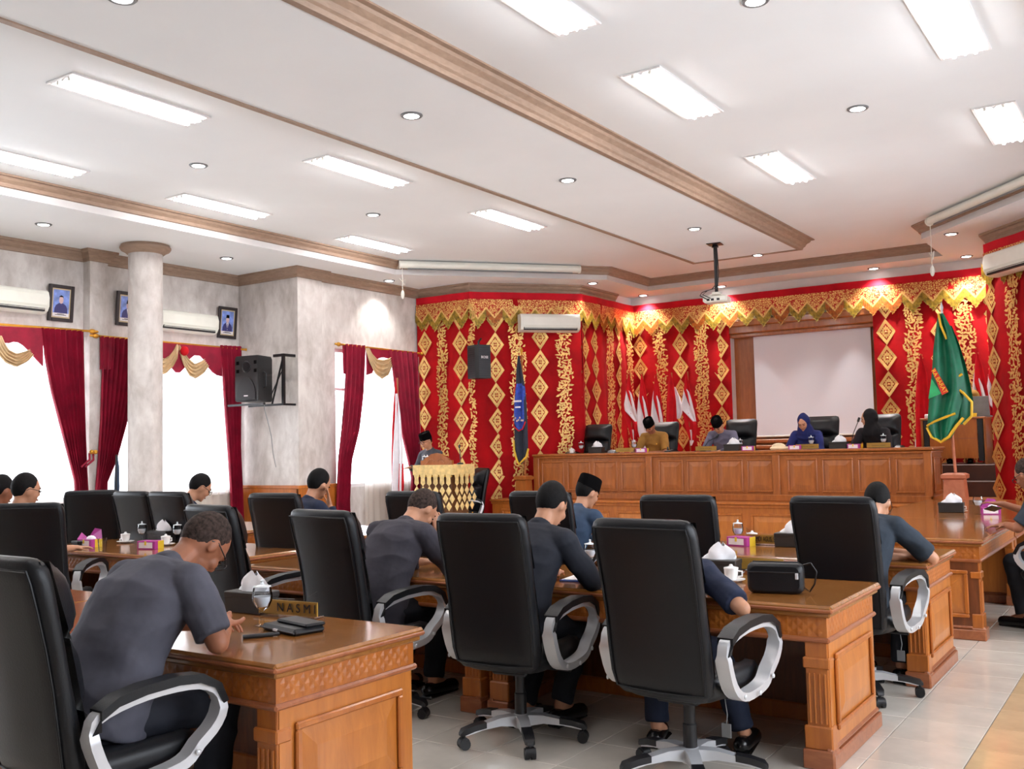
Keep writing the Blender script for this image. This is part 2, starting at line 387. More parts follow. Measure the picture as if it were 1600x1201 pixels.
m = M(); sweep(m, [(PX1, -4), (PX1, PY), (PX0, PY), (PX0, -4)], [(-.055, ZP), (-.055, ZP-.012), (0, ZP-.012), (.012, ZP+.02), (.03, ZP+.035), (.05, ZP+.075), (.09, ZP+.105), (.1, ZP+.13), (.14, ZP+.135), (.14, ZU)])
struct(m.build('trim_4', 'crown', smooth=False))
cprof = [(0, ZV), (.025, ZV+.005), (.03, ZV+.045), (.06, ZV+.08), (.075, ZV+.11), (.1, ZV+.12), (.1, ZS)]
left_path = [(XW, -4), (XW, 7.52), (XW+.15, 7.52), (XW+.15, 7.78), (XW, 7.78), (XW, 10.12), (-10.57, 10.12), (-10.57, 10.62), (XW2, 10.62), A0, A1, A2, (A2[0], 15.7)]
m = M(); sweep(m, left_path, cprof); struct(m.build('trim_5', 'crown', smooth=False))
m = M(); sweep(m, [(mir(x)+(.12 if y > 12.9 else 0), y) for x, y in left_path[::-1]], cprof); struct(m.build('trim_6', 'crown', smooth=False))
# wainscot of orange wood on the return and the pilaster
m = M().box(-11.8, -10.56, 10.09, 10.13, 0, .95).box(-10.59, -10.545, 10.09, 10.94, 0, .95).box(-11.8, -10.54, 10.075, 10.13, .95, 1.0, .01).box(-10.59, -10.53, 10.08, 10.94, .95, 1.0, .01)
struct(m.build('trim_7', 'desk', smooth=False))
struct(M().box(XW-.01, XW+.05, -4, 10.1, 0, .12).box(XW-.2, XW+.1, -4, 10.1, WZ0-.04, WZ0, .01).build('baseboard_left', 'white_paint', smooth=False))

def window(n, X, y0, y1, side):
    o = struct(M().box(X-.06, X+.06, y0, y0+.05, WZ0, WZ1).box(X-.06, X+.06, y1-.05, y1, WZ0, WZ1).box(X-.06, X+.06, y0+.05, y1-.05, WZ0, WZ0+.05).box(X-.06, X+.06, y0+.05, y1-.05, WZ1-.05, WZ1).build('window_%d' % n, 'white_paint', smooth=False))
    mm = M(); k = 3 if y1-y0 > 2 else 2; w = (y1-y0-.1)/k
    for i in range(1, k): mm.box(X-.03, X+.03, y0+.05+w*i-.02, y0+.05+w*i+.02, WZ0+.05, WZ1-.05)
    mm.box(X-.03, X+.03, y0+.05, y1-.05, 2.42, 2.46); mm.build('mullion', 'white_paint', o, False)
    for i in range(k):
        M().box(X-.004, X+.004, y0+.07+w*i, y0+.03+w*(i+1), WZ0+.05, 2.42).build('pane', 'glass', o, False)
        M().box(X-.004, X+.004, y0+.07+w*i, y0+.03+w*(i+1), 2.46, WZ1-.05).build('pane', 'glass', o, False)
    L = bpy.data.lights.new('daylight_portal', 'AREA'); L.shape = 'RECTANGLE'; L.size = WZ1-WZ0; L.size_y = y1-y0; L.cycles.is_portal = True
    p = bpy.data.objects.new('daylight_portal', L); COL.objects.link(p); p.location = (X+.12*side, (y0+y1)/2, (WZ0+WZ1)/2); p.rotation_euler = (0, R(-90*side), 0)
    p.parent = o
for i, (a, b) in enumerate(wins_left):
    window(i+1, XW-.1, a, b, 1); window(i+5, mir(XW)+.1, a, b, -1)
window(4, XW2-.1, 10.94, 12.80, 1); window(8, mir(XW2)+.1, 10.94, 12.80, -1)

# column
col = thing('column', 'round marbled column standing before the left windows', 'column', (-10.96, 7.83, 0)); CR = .212
M().lathe([(CR, 0), (CR, 4.12)], 40).build('shaft', 'wall', col)
M().lathe([(CR, 4.08), (CR+.02, 4.085), (CR+.05, 4.11), (CR+.09, 4.13), (CR+.105, 4.155), (CR+.105, 4.17), (CR+.09, 4.185), (CR+.09, 4.2)], 40).build('capital', 'crown', col)
M().lathe([(CR+.05, 0), (CR+.05, .1), (CR+.01, .14)], 32).build('base', 'crown', col)

# ------------------------------------------------------------------ dais, steps, back wall woodwork
DX0, DX1, DY, DZ = ony(767, 781, 12.8).x, -1.05, 12.8, .665
SY = 13.2                                  # front of the head desk
m = M().box(DX0, DX1, DY+.04, 16.35, 0, DZ-.03).box(DX0-.03, DX1+.02, DY, 16.35, DZ-.03, DZ, .008).box(DX0-.015, DX1+.01, DY+.02, 16.3, DZ-.07, DZ-.03, .006).box(DX0-.02, DX1, DY+.015, 13.4, 0, .09, .008)
dais = struct(m.build('dais', 'desk', smooth=False))
x = DX0+.12; pw = 1.02
def framed_panel(w, h, name, parent, loc, rot=(0, 0, 0), mt='desk', fld='desk_field', mould=.035):
    o = M().box(-w/2, w/2, -.018, 0, 0, mould, .006).box(-w/2, w/2, -.018, 0, h-mould, h, .006).box(-w/2, -w/2+mould, -.018, 0, mould, h-mould, .006).box(w/2-mould, w/2, -.018, 0, mould, h-mould, .006).build(name, mt, parent, True, 30, loc, rot)
    a, b = w/2-mould, .075
    v = [(-a, -.001, mould), (a, -.001, mould), (a, -.001, h-mould), (-a, -.001, h-mould), (-a+b, -.014, mould+b), (a-b, -.014, mould+b), (a-b, -.014, h-mould-b), (-a+b, -.014, h-mould-b)]
    M().add(v, [(4, 5, 6, 7), (0, 1, 5, 4), (1, 2, 6, 5), (2, 3, 7, 6), (3, 0, 4, 7)]).build('field', fld, o, False); return o
while x+pw < DX1:
    framed_panel(pw-.12, .40, 'panel', dais, (x+pw/2, DY+.04, .12)); x += pw
struct(M().box(-2.95, -2.05, 14.72, 16.35, .66, .88, .01).box(-2.95, -2.05, 15.0, 16.35, .86, 1.10, .01).build('trim_8', 'step_brown', smooth=False))
# wooden recess with the projection screen
pr = struct(M().box(SX0, SX1, 16.5, 16.62, .6, SZ1).box(SX0-.02, SX1+.02, 16.30, 16.5, SZ1-.16, SZ1-.02, .02).box(SX0-.02, SX1+.02, 16.26, 16.5, SZ1-.04, SZ1+.08, .02).box(SX0-.02, SX1+.02, 16.34, 16.5, SZ1-.22, SZ1-.16, .01)
       .box(SX0, SX1, 16.42, 16.5, 1.46, 1.52, .01).box(SX0, SX1, 16.4, 16.5, 1.36, 1.42, .01).box(SX0, SX1, 16.38, 16.5, .6, 1.3).build('trim_9', 'stage_wood', smooth=False))
scr = thing('projection_screen', 'white pulled-down projection screen behind the long head desk', 'screen', (-5.0, 16.44, 1.56))
M().box(-.985, .985, -.006, 0, .02, 1.76).build('fabric', 'screen', scr, False)
M().box(-1.0, 1.0, -.015, .005, 0, .025, .004).build('bottom_bar', 'white_plastic', scr)

# ------------------------------------------------------------------ curtains
def px_wall(p, X): return onx(p[0], p[1], X)
def resample(P, n):
    P = [V(p) for p in P]; L = [0]
    for a, b in zip(P, P[1:]): L.append(L[-1]+(b-a).length)
    out = []
    for i in range(n+1):
        t = L[-1]*i/n; k = max(j for j in range(len(L)) if L[j] <= t+1e-9); k = min(k, len(P)-2)
        out.append(P[k].lerp(P[k+1], (t-L[k])/max(1e-9, L[k+1]-L[k])))
    return out
def sheet(top, bot, X, amp, nf, nu, nv, mt, name, parent, flip=False, phase=0.):
    # two edge curves in photo pixels laid onto the real plane x = X, cloth folds standing out from it
    a = resample([px_wall(p, X) for p in top], nv); b = resample([px_wall(p, X) for p in bot], nv); w0 = max((p-q).length for p, q in zip(a, b))
    def fn(u, v):
        j = round(v*nv); p = a[j].lerp(b[j], u); k = .45+.55*(a[j]-b[j]).length/w0
        f = sin(2*PI*nf*u+phase+.6*sin(3*v+u*4)); p = p.copy(); p.x += amp*k*f; p.y += .01*cos(2*PI*nf*u); return p
    return M().grid(fn, nu, nv).build(name, mt, parent, True, 80)
def wallpoly(pts, X, mt, name, parent, th=.02):
    P = [px_wall(p, X) for p in pts]; n = len(P); v = [tuple(p) for p in P]+[(p.x+th, p.y, p.z) for p in P]
    bm = bmesh.new(); vs_ = [bm.verts.new(q) for q in v]
    bm.faces.new(vs_[:n]); bm.faces.new(vs_[n:])
    for i in range(n): bm.faces.new((vs_[i], vs_[(i+1) % n], vs_[n+(i+1) % n], vs_[n+i]))
    bm.normal_update(); bmesh.ops.triangulate(bm, faces=[f for f in bm.faces if len(f.verts) > 4], ngon_method='EAR_CLIP'); bmesh.ops.recalc_face_normals(bm, faces=bm.faces[:]); me = bpy.data.meshes.new(name); bm.to_mesh(me); bm.free()
    me.materials.append(MATS[mt]); return put(name, me, parent)
def swag(up, lo, X, parent):
    return sheet(up, lo, X, .025, 4.5, 40, 20, 'swag_gold', 'swag', parent)
def rod(p0, p1, X, label):
    t = thing('curtain_rod', label, 'curtain rod', (0, 0, 0)); a, b = px_wall(p0, X), px_wall(p1, X)
    M().tube([a, b], .016, 10).build('pole', 'brass', t)
    for q, s in ((a, -1), (b, 1)):
        M().ell(q+V((0, .05*s, 0)), ((.032, 0, 0), (0, .05, 0), (0, 0, .032)), 12, 8).ell(q+V((0, .11*s, 0)), ((.018, 0, 0), (0, .03, 0), (0, 0, .018)), 10, 6).build('finial', 'brass', t)
        M().tube([q+V((0, -.06*s, 0)), q+V((-.12, -.06*s, 0))], .01, 8).build('bracket', 'brass', t)
    return t
XC = XW+.16
rod((-130, 497), (139, 517), XC, 'brass curtain rod with pointed finials above the leftmost window')
rod((155, 525), (383, 546), XC, 'brass curtain rod above the window behind the round column')
rod((533, 538), (657, 552), XW2+.14, 'brass curtain rod above the window left of the red hanging')
def curtain(label, L, Rr, X, nf, tie=None):
    t = thing('curtain', label, 'curtain', tuple(px_wall(L[0], X)))
    t.location = (0, 0, 0)
    sheet(L, Rr, X, .045, nf, 72, 24, 'maroon', 'drape', t)
    if tie:
        q = px_wall(tie, X); M().tube([q+V((.05, -.16, -.14)), q+V((.08, -.06, -.05)), q+V((-.02, 0, .03)), q+V((.08, .08, -.06)), q+V((.05, .16, -.16))][:3], .014, 6).build('tieback', 'maroon', t)
        M().sph(q+V((.03, 0, .05)), .03).build('hook', 'brass', t)
    return t
curtain('red curtain tied back just left of the pilaster by the leftmost window', [(63, 512), (68, 560), (78, 610), (93, 665), (112, 735), (118, 757), (112, 800), (108, 850)], [(131, 517), (132, 560), (133, 610), (134, 665), (136, 735), (137, 757), (139, 800), (140, 850)], XC+.03, 8, (141, 712))
curtain('red curtain between the pilaster and the round column', [(157, 525), (158, 560), (157, 610), (156, 660), (152, 735), (150, 757), (147, 800), (146, 850)], [(222, 531), (216, 575), (208, 620), (198, 665), (182, 720), (166, 757), (172, 800), (174, 850)], XC+.03, 8, (147, 712))
curtain('red curtain at the right end of the window behind the round column, beside the speaker', [(343, 539), (346, 580), (350, 640), (355, 700), (359, 760), (360, 800), (356, 850)], [(378, 541), (379, 580), (378, 640), (377, 700), (379, 760), (380, 800), (382, 850)], XC+.03, 5)
curtain('red curtain left of the flag, at the narrow window near the stage', [(539, 537), (539, 580), (537, 620), (533, 670), (528, 720), (525, 785), (523, 830)], [(572, 540), (571, 580), (569, 620), (563, 670), (550, 720), (546, 785), (548, 830)], XW2+.16, 5)
curtain('red curtain against the corner of the red and gold hanging', [(607, 546), (612, 580), (617, 620), (625, 670), (636, 715), (643, 745), (640, 800)], [(654, 551), (655, 580), (656, 620), (657, 670), (657, 715), (657, 745), (658, 800)], XW2+.16, 6)
def valance(label): return thing('window_valance', label, 'valance')
t = valance('maroon valance with gold swag at the top of the leftmost window')
XV = XC+.02
wallpoly([(-60, 506), (66, 513), (66, 572), (58, 564), (50, 555), (42, 546), (36, 540), (28, 535), (20, 534), (14, 536), (-10, 535), (-60, 530)], XV, 'maroon', 'pelmet', t)
swag([(1, 524), (6, 536), (12, 546), (24, 552), (36, 549), (46, 545)], [(-12, 530), (-6, 550), (8, 566), (26, 574), (42, 566), (52, 555)], XV+.04, t)
t = valance('maroon valance with gold swags above the window behind the round column')
wallpoly([(156, 527), (178, 529), (176, 577), (156, 577)], XV, 'maroon', 'pelmet', t)
wallpoly([(236, 534), (344, 543), (346, 588), (338, 586), (331, 581), (325, 574), (319, 563), (312, 556), (303, 555), (296, 560), (292, 566), (287, 575), (280, 582), (274, 582), (268, 575), (262, 560), (252, 560), (244, 570), (236, 570)], XV, 'maroon', 'pelmet', t)
swag([(279, 538), (284, 548), (293, 560), (303, 568), (313, 564), (319, 560)], [(284, 560), (289, 575), (296, 587), (306, 592), (318, 584), (326, 572)], XV+.04, t)
swag([(277, 537), (272, 545), (266, 553), (256, 560), (248, 558)], [(278, 545), (277, 560), (270, 573), (259, 584), (246, 588)], XV+.04, t)
M().sph(px_wall((288, 548), XV+.07), .07, .06, .07).build('rosette', 'flag_red', t)
t = valance('maroon valance with single gold swag at the narrow window near the stage')
wallpoly([(535, 538), (552, 540), (552, 585), (536, 584)], XW2+.13, 'maroon', 'pelmet', t)
wallpoly([(572, 541), (610, 546), (611, 568), (606, 560), (598, 558), (590, 560), (580, 583), (572, 586)], XW2+.13, 'maroon', 'pelmet', t)
swag([(576, 543), (580, 552), (588, 561), (597, 562), (605, 560), (610, 558)], [(571, 544), (577, 565), (586, 584), (597, 592), (606, 587), (612, 572)], XW2+.17, t)
def sheer_curtain(label, y0, y1, X, nf):
    t = thing('sheer_curtain', label, 'curtain')
    M().grid(lambda u, v: (X+.02*sin(u*2*PI*nf)+.008*sin(u*37), y0+(y1-y0)*u, 3.05-3.02*v), int(nf*8), 3).build('net', 'sheer', t, True, 80)
sheer_curtain('white sheer curtain over the leftmost window', 4.7, 7.5, XW+.09, 18)
sheer_curtain('white sheer curtain over the window behind the round column', 7.8, 10.06, XW+.09, 15)
sheer_curtain('white sheer curtain over the narrow window near the stage', 11.5, 12.9, XW2+.07, 10)

# ------------------------------------------------------------------ red and gold wall hangings
RW = random.Random(7)
def diamond_mesh(w, h):
    m = M(); a, b = w/2, h/2; k = .64
    O = [(0, -b), (a, 0), (0, b), (-a, 0)]
    for i in range(4):
        p, q = O[i], O[(i+1) % 4]
        m.add([(p[0], -.012, p[1]), (q[0], -.012, q[1]), (q[0]*k, -.006, q[1]*k), (p[0]*k, -.006, p[1]*k)], [(0, 1, 2, 3)])
    for i in range(4):        # four leaves with a heart
        an = PI/2*i; 
        for da, r0, r1, wd in ((0, .08, .50, .14), (.55, .14, .44, .08), (-.55, .14, .44, .08)):
            d = (cos(an+da), sin(an+da)); pr_ = (-d[1], d[0]); pts = []
            for t, s in ((r0, 0), ((r0+r1)/2, wd), (r1, 0), ((r0+r1)/2, -wd)):
                pts.append(((d[0]*t+pr_[0]*s)*a*1.15, -.009, (d[1]*t+pr_[1]*s)*b*1.05))
            m.add(pts, [(0, 1, 2, 3)])
    m.ell((0, -.012, 0), ((.016, 0, 0), (0, .008, 0), (0, 0, .016)), 6, 4)
    return m.mesh('diamond', 'gold', False)
DM = [diamond_mesh(.30, .42), diamond_mesh(.27, .40)]
def scroll_mesh(w, h, seed):
    rr = random.Random(seed); m = M(); st = .042; nx = max(2, round(w/st))
    for j in range(int(h/st)):
        z = j*st+st/2; wob = .02*sin(j*.31+seed)
        for i in range(nx):
            x = -w/2+(i+.5)*w/nx+rr.uniform(-.008, .008)+wob
            if (i in (0, nx-1)) and rr.random() < .3: continue
            if rr.random() < .08: continue
            a = rr.uniform(0, 2*PI); l = rr.uniform(.026, .046); wd = rr.uniform(.012, .020); cv = rr.uniform(-.016, .016)
            d = (cos(a), sin(a)); p = (-d[1], d[0]); zz = z+rr.uniform(-.01, .01); y = -.006-.006*rr.random()
            pts = [(-l, 0), (-l*.3, wd+cv), (l*.35, wd*.8+cv), (l, 0), (l*.35, -wd*.8+cv), (-l*.3, -wd+cv)]
            m.add([(x+d[0]*s+p[0]*t, y, zz+d[1]*s+p[1]*t) for s, t in pts], [(0, 1, 2, 3, 4, 5)])
    return m.mesh('scroll_band', 'gold', False)
def pennant_mesh(w, h):
    m = M(); a = w/2
    m.add([(-a, -.01, 0), (a, -.01, 0), (0, -.014, -h)], [(0, 1, 2)], 0)
    t = .026
    for s in (-1, 1):
        m.add([(s*a, -.016, 0), (s*a, -.016, t*1.6), (0, -.02, -h+t*1.4), (0, -.02, -h-t*.4)], [(0, 1, 2, 3)], 1)
    return m.mesh('pennant', ['gold_brocade', 'gold'], False)
def fringe_mesh(w, h, mt):
    m = M(); n = 22; a = w/2; rr = random.Random(3)
    for i in range(n):
        x = -a+w*(i+.5)/n; z = -h*(1-abs(x)/a)-.002; L = .13+rr.uniform(-.012, .012); y = -.012-.004*(i % 2)
        m.box(x-w/n*.46, x+w/n*.46, y-.004, y, z-L, z, 0, 0)
        m.box(x-.004, x+.004, y-.006, y-.003, z-L-.006, z-L+.004, 0, 1)
    return m.mesh('fringe', [mt, 'sequin'], False)
PWD, PHT = .30, .17
PEN = pennant_mesh(PWD, PHT); FR = [fringe_mesh(PWD, PHT, 'fringe'), fringe_mesh(PWD, PHT, 'fringe_amber')]
def hanging(label, p0, p1, z0, cols, seed, ext=(0, 0)):
    p0, p1 = V(p0), V(p1); d = (p1-p0); dn = d.normalized(); p0 = p0-dn*ext[0]; p1 = p1+dn*ext[1]; d = p1-p0; L = d.length; rz = math.atan2(d.y, d.x); cols = [(c+ext[0], k) for c, k in cols]
    t = thing('wall_hanging', label, 'hanging', (p0.x, p0.y, z0), rz); H = 3.95-z0
    def off(x, z): return -.056-.02*sin(x*7.3+seed)-.012*sin(x*17+z*1.1+seed*2)-.008*sin(z*3+x*5)
    M().grid(lambda u, v: (u*L, off(u*L, v*H), v*H), max(8, int(L/.05)), 18).build('cloth', 'red_cloth', t, True, 80)
    for k, (c, kind) in enumerate(cols):
        s = {2: .20, 3: .255, 4: .13}.get(kind, 0)
        if kind < 2:
            z = H-.20-RW.uniform(0, .2); tilt = RW.uniform(-.02, .02); j = 0
            while z > .05:
                x = min(L-.13, max(.13, c+tilt*(H-z)+.012*sin(z*2+k)))
                put('diamond', DM[kind], t, (x, off(x, z)-.004, z), (RW.uniform(-.04, .04), RW.uniform(-.03, .03), RW.uniform(-.06, .06))); z -= .418 if kind == 0 else .40; j += 1
        else: put('scroll_band', scroll_mesh(s, H-.12, seed*10+k), t, (c, min(off(c-s/2, 1), off(c+s/2, 1), off(c, 1))-.012, .02), kind='stuff')
    return t
def hung_valance(label, p0, p1, seed, ext=(0, 0)):
    p0, p1 = V(p0), V(p1); d = (p1-p0); dn = d.normalized(); p0 = p0-dn*ext[0]; p1 = p1+dn*ext[1]; d = p1-p0; L = d.length; rz = math.atan2(d.y, d.x)
    t = thing('fringed_valance', label, 'valance', (p0.x, p0.y, 0), rz)
    M().grid(lambda u, v: (u*L, -.075-.01*sin(u*L*9+seed), ZV-.12*v), max(4, int(L/.08)), 2).build('header', 'red_header', t, True, 80)
    M().grid(lambda u, v: (u*L, -.085-.01*sin(u*L*9+seed), ZV-.12-.17*v), max(4, int(L/.08)), 2).build('embroidered_band', 'gold_brocade', t, True, 80)
    n = max(1, round(L/PWD)); rr = random.Random(seed)
    for i in range(n):
        o = put('pennant', PEN, t, ((i+.5)*L/n, -.092, ZV-.285)); o.scale = (L/n/PWD, 1, rr.uniform(.92, 1.08))
        put('fringe', FR[1 if rr.random() < .25 else 0], o, (0, -.004, 0))
    return t
def along(p0, p1, px, py=540):     # distance along a wall at which a column of the embroidery stands
    p0, p1 = V((*p0, 0)), V((*p1, 0)); d = (p1-p0); n = V((d.y, -d.x, 0)); q = onpl(px, py, p0, n); q.z = 0; return (q-p0).dot(d.normalized())
B0, B1 = A3, (-6.36, 16.35); G0, G1 = (-3.94, 16.35), F3
hanging('red and gold hanging beside the narrow window, behind the lectern', (A0[0]+.02, A0[1]-.01), A1, .05, [(along(A0, A1, 667)+.02, 0), (along(A0, A1, 693), 2), (along(A0, A1, 722), 0), (along(A0, A1, 743)-.03, 4)], 1, (0, .03))
hanging('red and gold hanging on the slanting wall under the white air conditioner', A1, A2, .4, [(along(A1, A2, 773), 0), (along(A1, A2, 806), 3), (along(A1, A2, 842), 0), (along(A1, A2, 878), 3)], 2, (.03, .03))
hanging('red and gold hanging seen edge-on left of the row of flags', A2, A3, .6, [(along(A2, A3, 906), 0), (along(A2, A3, 926), 0), (along(A2, A3, 945), 3), (along(A2, A3, 961), 0), (along(A2, A3, 976), 3)], 3, (.03, 0))
hanging('red and gold hanging left of the projection screen, behind the flags', B0, B1, .6, [(along(B0, B1, 1003), 0), (along(B0, B1, 1035), 3), (along(B0, B1, 1063), 0), (along(B0, B1, 1099), 3), (along(B0, B1, 1128), 0)], 4)
hanging('red and gold hanging right of the projection screen', G0, G1, .6, [(along(G0, G1, 1388), 0), (along(G0, G1, 1429), 3), (along(G0, G1, 1472), 0), (along(G0, G1, 1511), 3), (along(G0, G1, 1547), 0)], 5)
hanging('red and gold hanging at the right edge of the frame', F2, F1, .45, [(along(F2, F1, 1560, 520), 0), (along(F2, F1, 1593, 520), 3), (along(F2, F1, 1560, 520)+1.0, 0)], 6)
hung_valance('gold fringed valance along the wall behind the lectern', (A0[0]+.02, A0[1]), A1, 1, (0, .04))
hung_valance('gold fringed valance above the white air conditioner on the slanting wall', A1, A2, 2, (.04, .04))
hung_valance('gold fringed valance left of the row of flags', A2, A3, 3, (.04, 0))
hung_valance('long gold fringed valance over the projection screen', B0, F3, 4)
hung_valance('gold fringed valance at the right edge of the frame', F2, F1, 5)

# ------------------------------------------------------------------ ceiling lights
def lamp(name, kind, parent, loc, energy, **k):
    L = bpy.data.lights.new(name, kind); L.energy = energy
    for a, b in k.items(): setattr(L, a, b)
    o = bpy.data.objects.new(name, L); COL.objects.link(o); o.parent = parent; o.location = loc; return o
def troffer(c, label):
    t = thing('ceiling_light', label, 'ceiling light', (c.x, c.y, ZU), 0, 'recessed strip lights in the ceiling'); w, l = .15, .62
    M().box(-w-.03, -w, -l-.03, l+.03, -.014, .0, .004).box(w, w+.03, -l-.03, l+.03, -.014, 0, .004).box(-w, w, -l-.03, -l, -.014, 0, .004).box(-w, w, l, l+.03, -.014, 0, .004).build('frame', 'white_paint', t)
    m = M(); m.add([(-w, -l, -.002), (w, -l, -.002), (w, l, -.002), (-w, l, -.002)], [(0, 1, 2, 3)])
    m.add([(0, -l, -.03), (-.035, -l, -.003), (.035, -l, -.003), (0, l, -.03), (-.035, l, -.003), (.035, l, -.003)], [(0, 1, 4, 3), (0, 3, 5, 2), (0, 2, 1), (3, 4, 5)]); m.build('reflector', 'reflector', t, False)
    for s in (-1, 1):
        M().tube([(s*.075, -.60, -.022), (s*.075, .60, -.022)], .017, 10).build('lamp_tube', 'tube_on', t)
        for e in (-1, 1): M().box(s*.075-.012, s*.075+.012, e*.608-.008, e*.608+.008, -.034, -.002).build('lamp_holder', 'white_plastic', t)
    return t
for px, lb in (((208, 157), 'long bright strip light, nearest in the upper left of the ceiling'), ((562, 268), 'strip light left of the thin ceiling strip, in mid ceiling'), ((795, 343), 'strip light just left of the far end of the thin ceiling strip'),
               ((30, 249), 'strip light cut by the left edge of the frame'), ((345, 322), 'strip light above the round column'), ((586, 381), 'faint far strip light above the narrow window'),
               ((1053, 147), 'twin tube strip light right of the wide ceiling moulding'), ((1221, 262), 'twin tube strip light farther along beyond the wide ceiling moulding'), ((826, -8), 'strip light cut by the top edge of the frame'),
               ((1484, 38), 'big twin tube strip light in the upper right corner'), ((1568, 193), 'twin tube strip light at the right edge of the frame')):
    troffer(onz(px[0], px[1], ZU), lb)
for x, y in ((-8.9, 1.5), (-7.1, 1.6), (-3.4, 1.4), (-1.5, 2.6)): troffer(V((x, y, ZU)), 'strip light outside the frame, %s the middle panel, %s' % ('left of' if x < -5 else 'right of', {1.5: 'by the left soffit', 1.6: 'level with the viewpoint', 1.4: 'level with the viewpoint', 2.6: 'by the right soffit', -1.8: 'at the rear'}[y]))
def downlight(px, z, label, e, r=.085):
    c = onz(px[0], px[1], z); t = thing('downlight', label, 'downlight', (c.x, c.y, z), 0, 'round recessed downlights')
    M().lathe([(r-.02, -.002), (r-.018, -.012), (r, -.012), (r+.008, -.004), (r+.008, 0)], 24).build('rim', 'grey_plastic', t)
    M().lathe([(r-.022, -.010), (r*.4, -.016), (.001, -.017)], 20).build('bulb', 'down_on', t)
    lamp('lamp_glow', 'SPOT', t, (0, 0, -.03), e, spot_size=R(110), spot_blend=.6, shadow_soft_size=.07, color=(1, .96, .92)); return t
for px, z, lb, st in (((643, 180), ZP, 'round downlight nearest on the lowered middle ceiling panel', 0), ((887, 281), ZP, 'second round downlight along the lowered middle panel', 0), ((1085, 357), ZP, 'third round downlight on the lowered panel, left of the projector pole top', 0),
                      ((1184, 398), ZP, 'round downlight at the far end of the lowered panel', 0), ((190, -4), ZP, 'round downlight cut by the top left edge of the frame', 0), ((310, 258), ZU, 'round downlight between the strip lights at upper left', 0),
                      ((583, 335), ZU, 'round downlight in front of the far left strip lights', 0), ((1340, 169), ZU, 'glaring round downlight alone on the right ceiling', 0), ((1180, 1), ZU, 'round downlight cut by the top edge at right', 0),
                      ((68, 350), ZS, 'round downlight in the soffit left of the column', 0), ((354, 403), ZS, 'round downlight in the soffit right of the column', 0), ((608, 438), ZS, 'round downlight in the soffit by the hanging white cord', 1),
                      ((926, 442), ZS, 'round downlight in the soffit right of the white air conditioner', 1), ((1005, 461), ZS, 'bright downlight in the inner corner above the hangings', 2), ((1127, 447), ZS, 'bright downlight behind the ceiling projector', 2),
                      ((1365, 419), ZS, 'bright downlight above the right end of the projection screen', 2), ((1510, 400), ZS, 'bright downlight above the green flag', 2), ((1486, 365), ZS, 'round downlight below the right rolled screen', 1)):
    downlight(px, z, lb, (DOWN_W, DOWN_W*1.6, STAGE_W)[st])

# ------------------------------------------------------------------ things on the walls and the ceiling
def aircon(label, loc, rz, w=1.0, h=.29):   # local: back at y=0, front towards -y
    t = thing('air_conditioner', label, 'air conditioner', loc, rz)
    pf = [(0, 0), (-.10, 0), (-.17, .03), (-.205, .09), (-.21, .2), (-.19, h-.02), (-.16, h), (0, h)]
    m = M().prism(pf, lambda a, b, d: (d, a, b), -w/2, w/2); m.build('casing', 'white_plastic', t, True, 30)
    M().box(-w/2+.03, w/2-.03, -.214, -.208, .095, h-.05, .003).build('front_panel', 'white_plastic', t)
    M().box(-w/2+.05, w/2-.05, -.195, -.13, .022, .07, .004).build('outlet', 'black_plastic', t)
    for k in range(3): M().box(-w/2+.06, w/2-.06, -.2+.012*k-.012, -.195+.012*k, .06-.014*k, .066-.014*k).build('vane', 'white_plastic', t, False)
    return t
q = onx(0, 482, XW); aircon('white air conditioner cut by the left edge of the frame', (XW, onx(63, 480, XW).y-.5, 3.29), R(90))
aircon('white air conditioner half hidden by the round column', (XW, 9.07, 3.24), R(90))
q = onpl(852, 507, (*A1, 0), (1, -1, 0)); ANG = math.atan2(A2[1]-A1[1], A2[0]-A1[0])
acn = V((sin(ANG), -cos(ANG), 0))*.12
aircon('white air conditioner on the red and gold hanging', (q.x+acn.x, q.y+acn.y, q.z-.15), ANG, 1.02, .29)
AF = math.atan2(F1[1]-F2[1], F1[0]-F2[0]); nf = V((sin(AF), -cos(AF), 0))
q = onpl(1545, 418, (F2[0]+nf.x*.25, F2[1]+nf.y*.25, 0), nf); q = q+V((cos(AF), sin(AF), 0))*.5-nf*.13
aircon('white air conditioner at the right edge of the frame', (q.x, q.y, q.z-.13), AF, 1.02, .30)

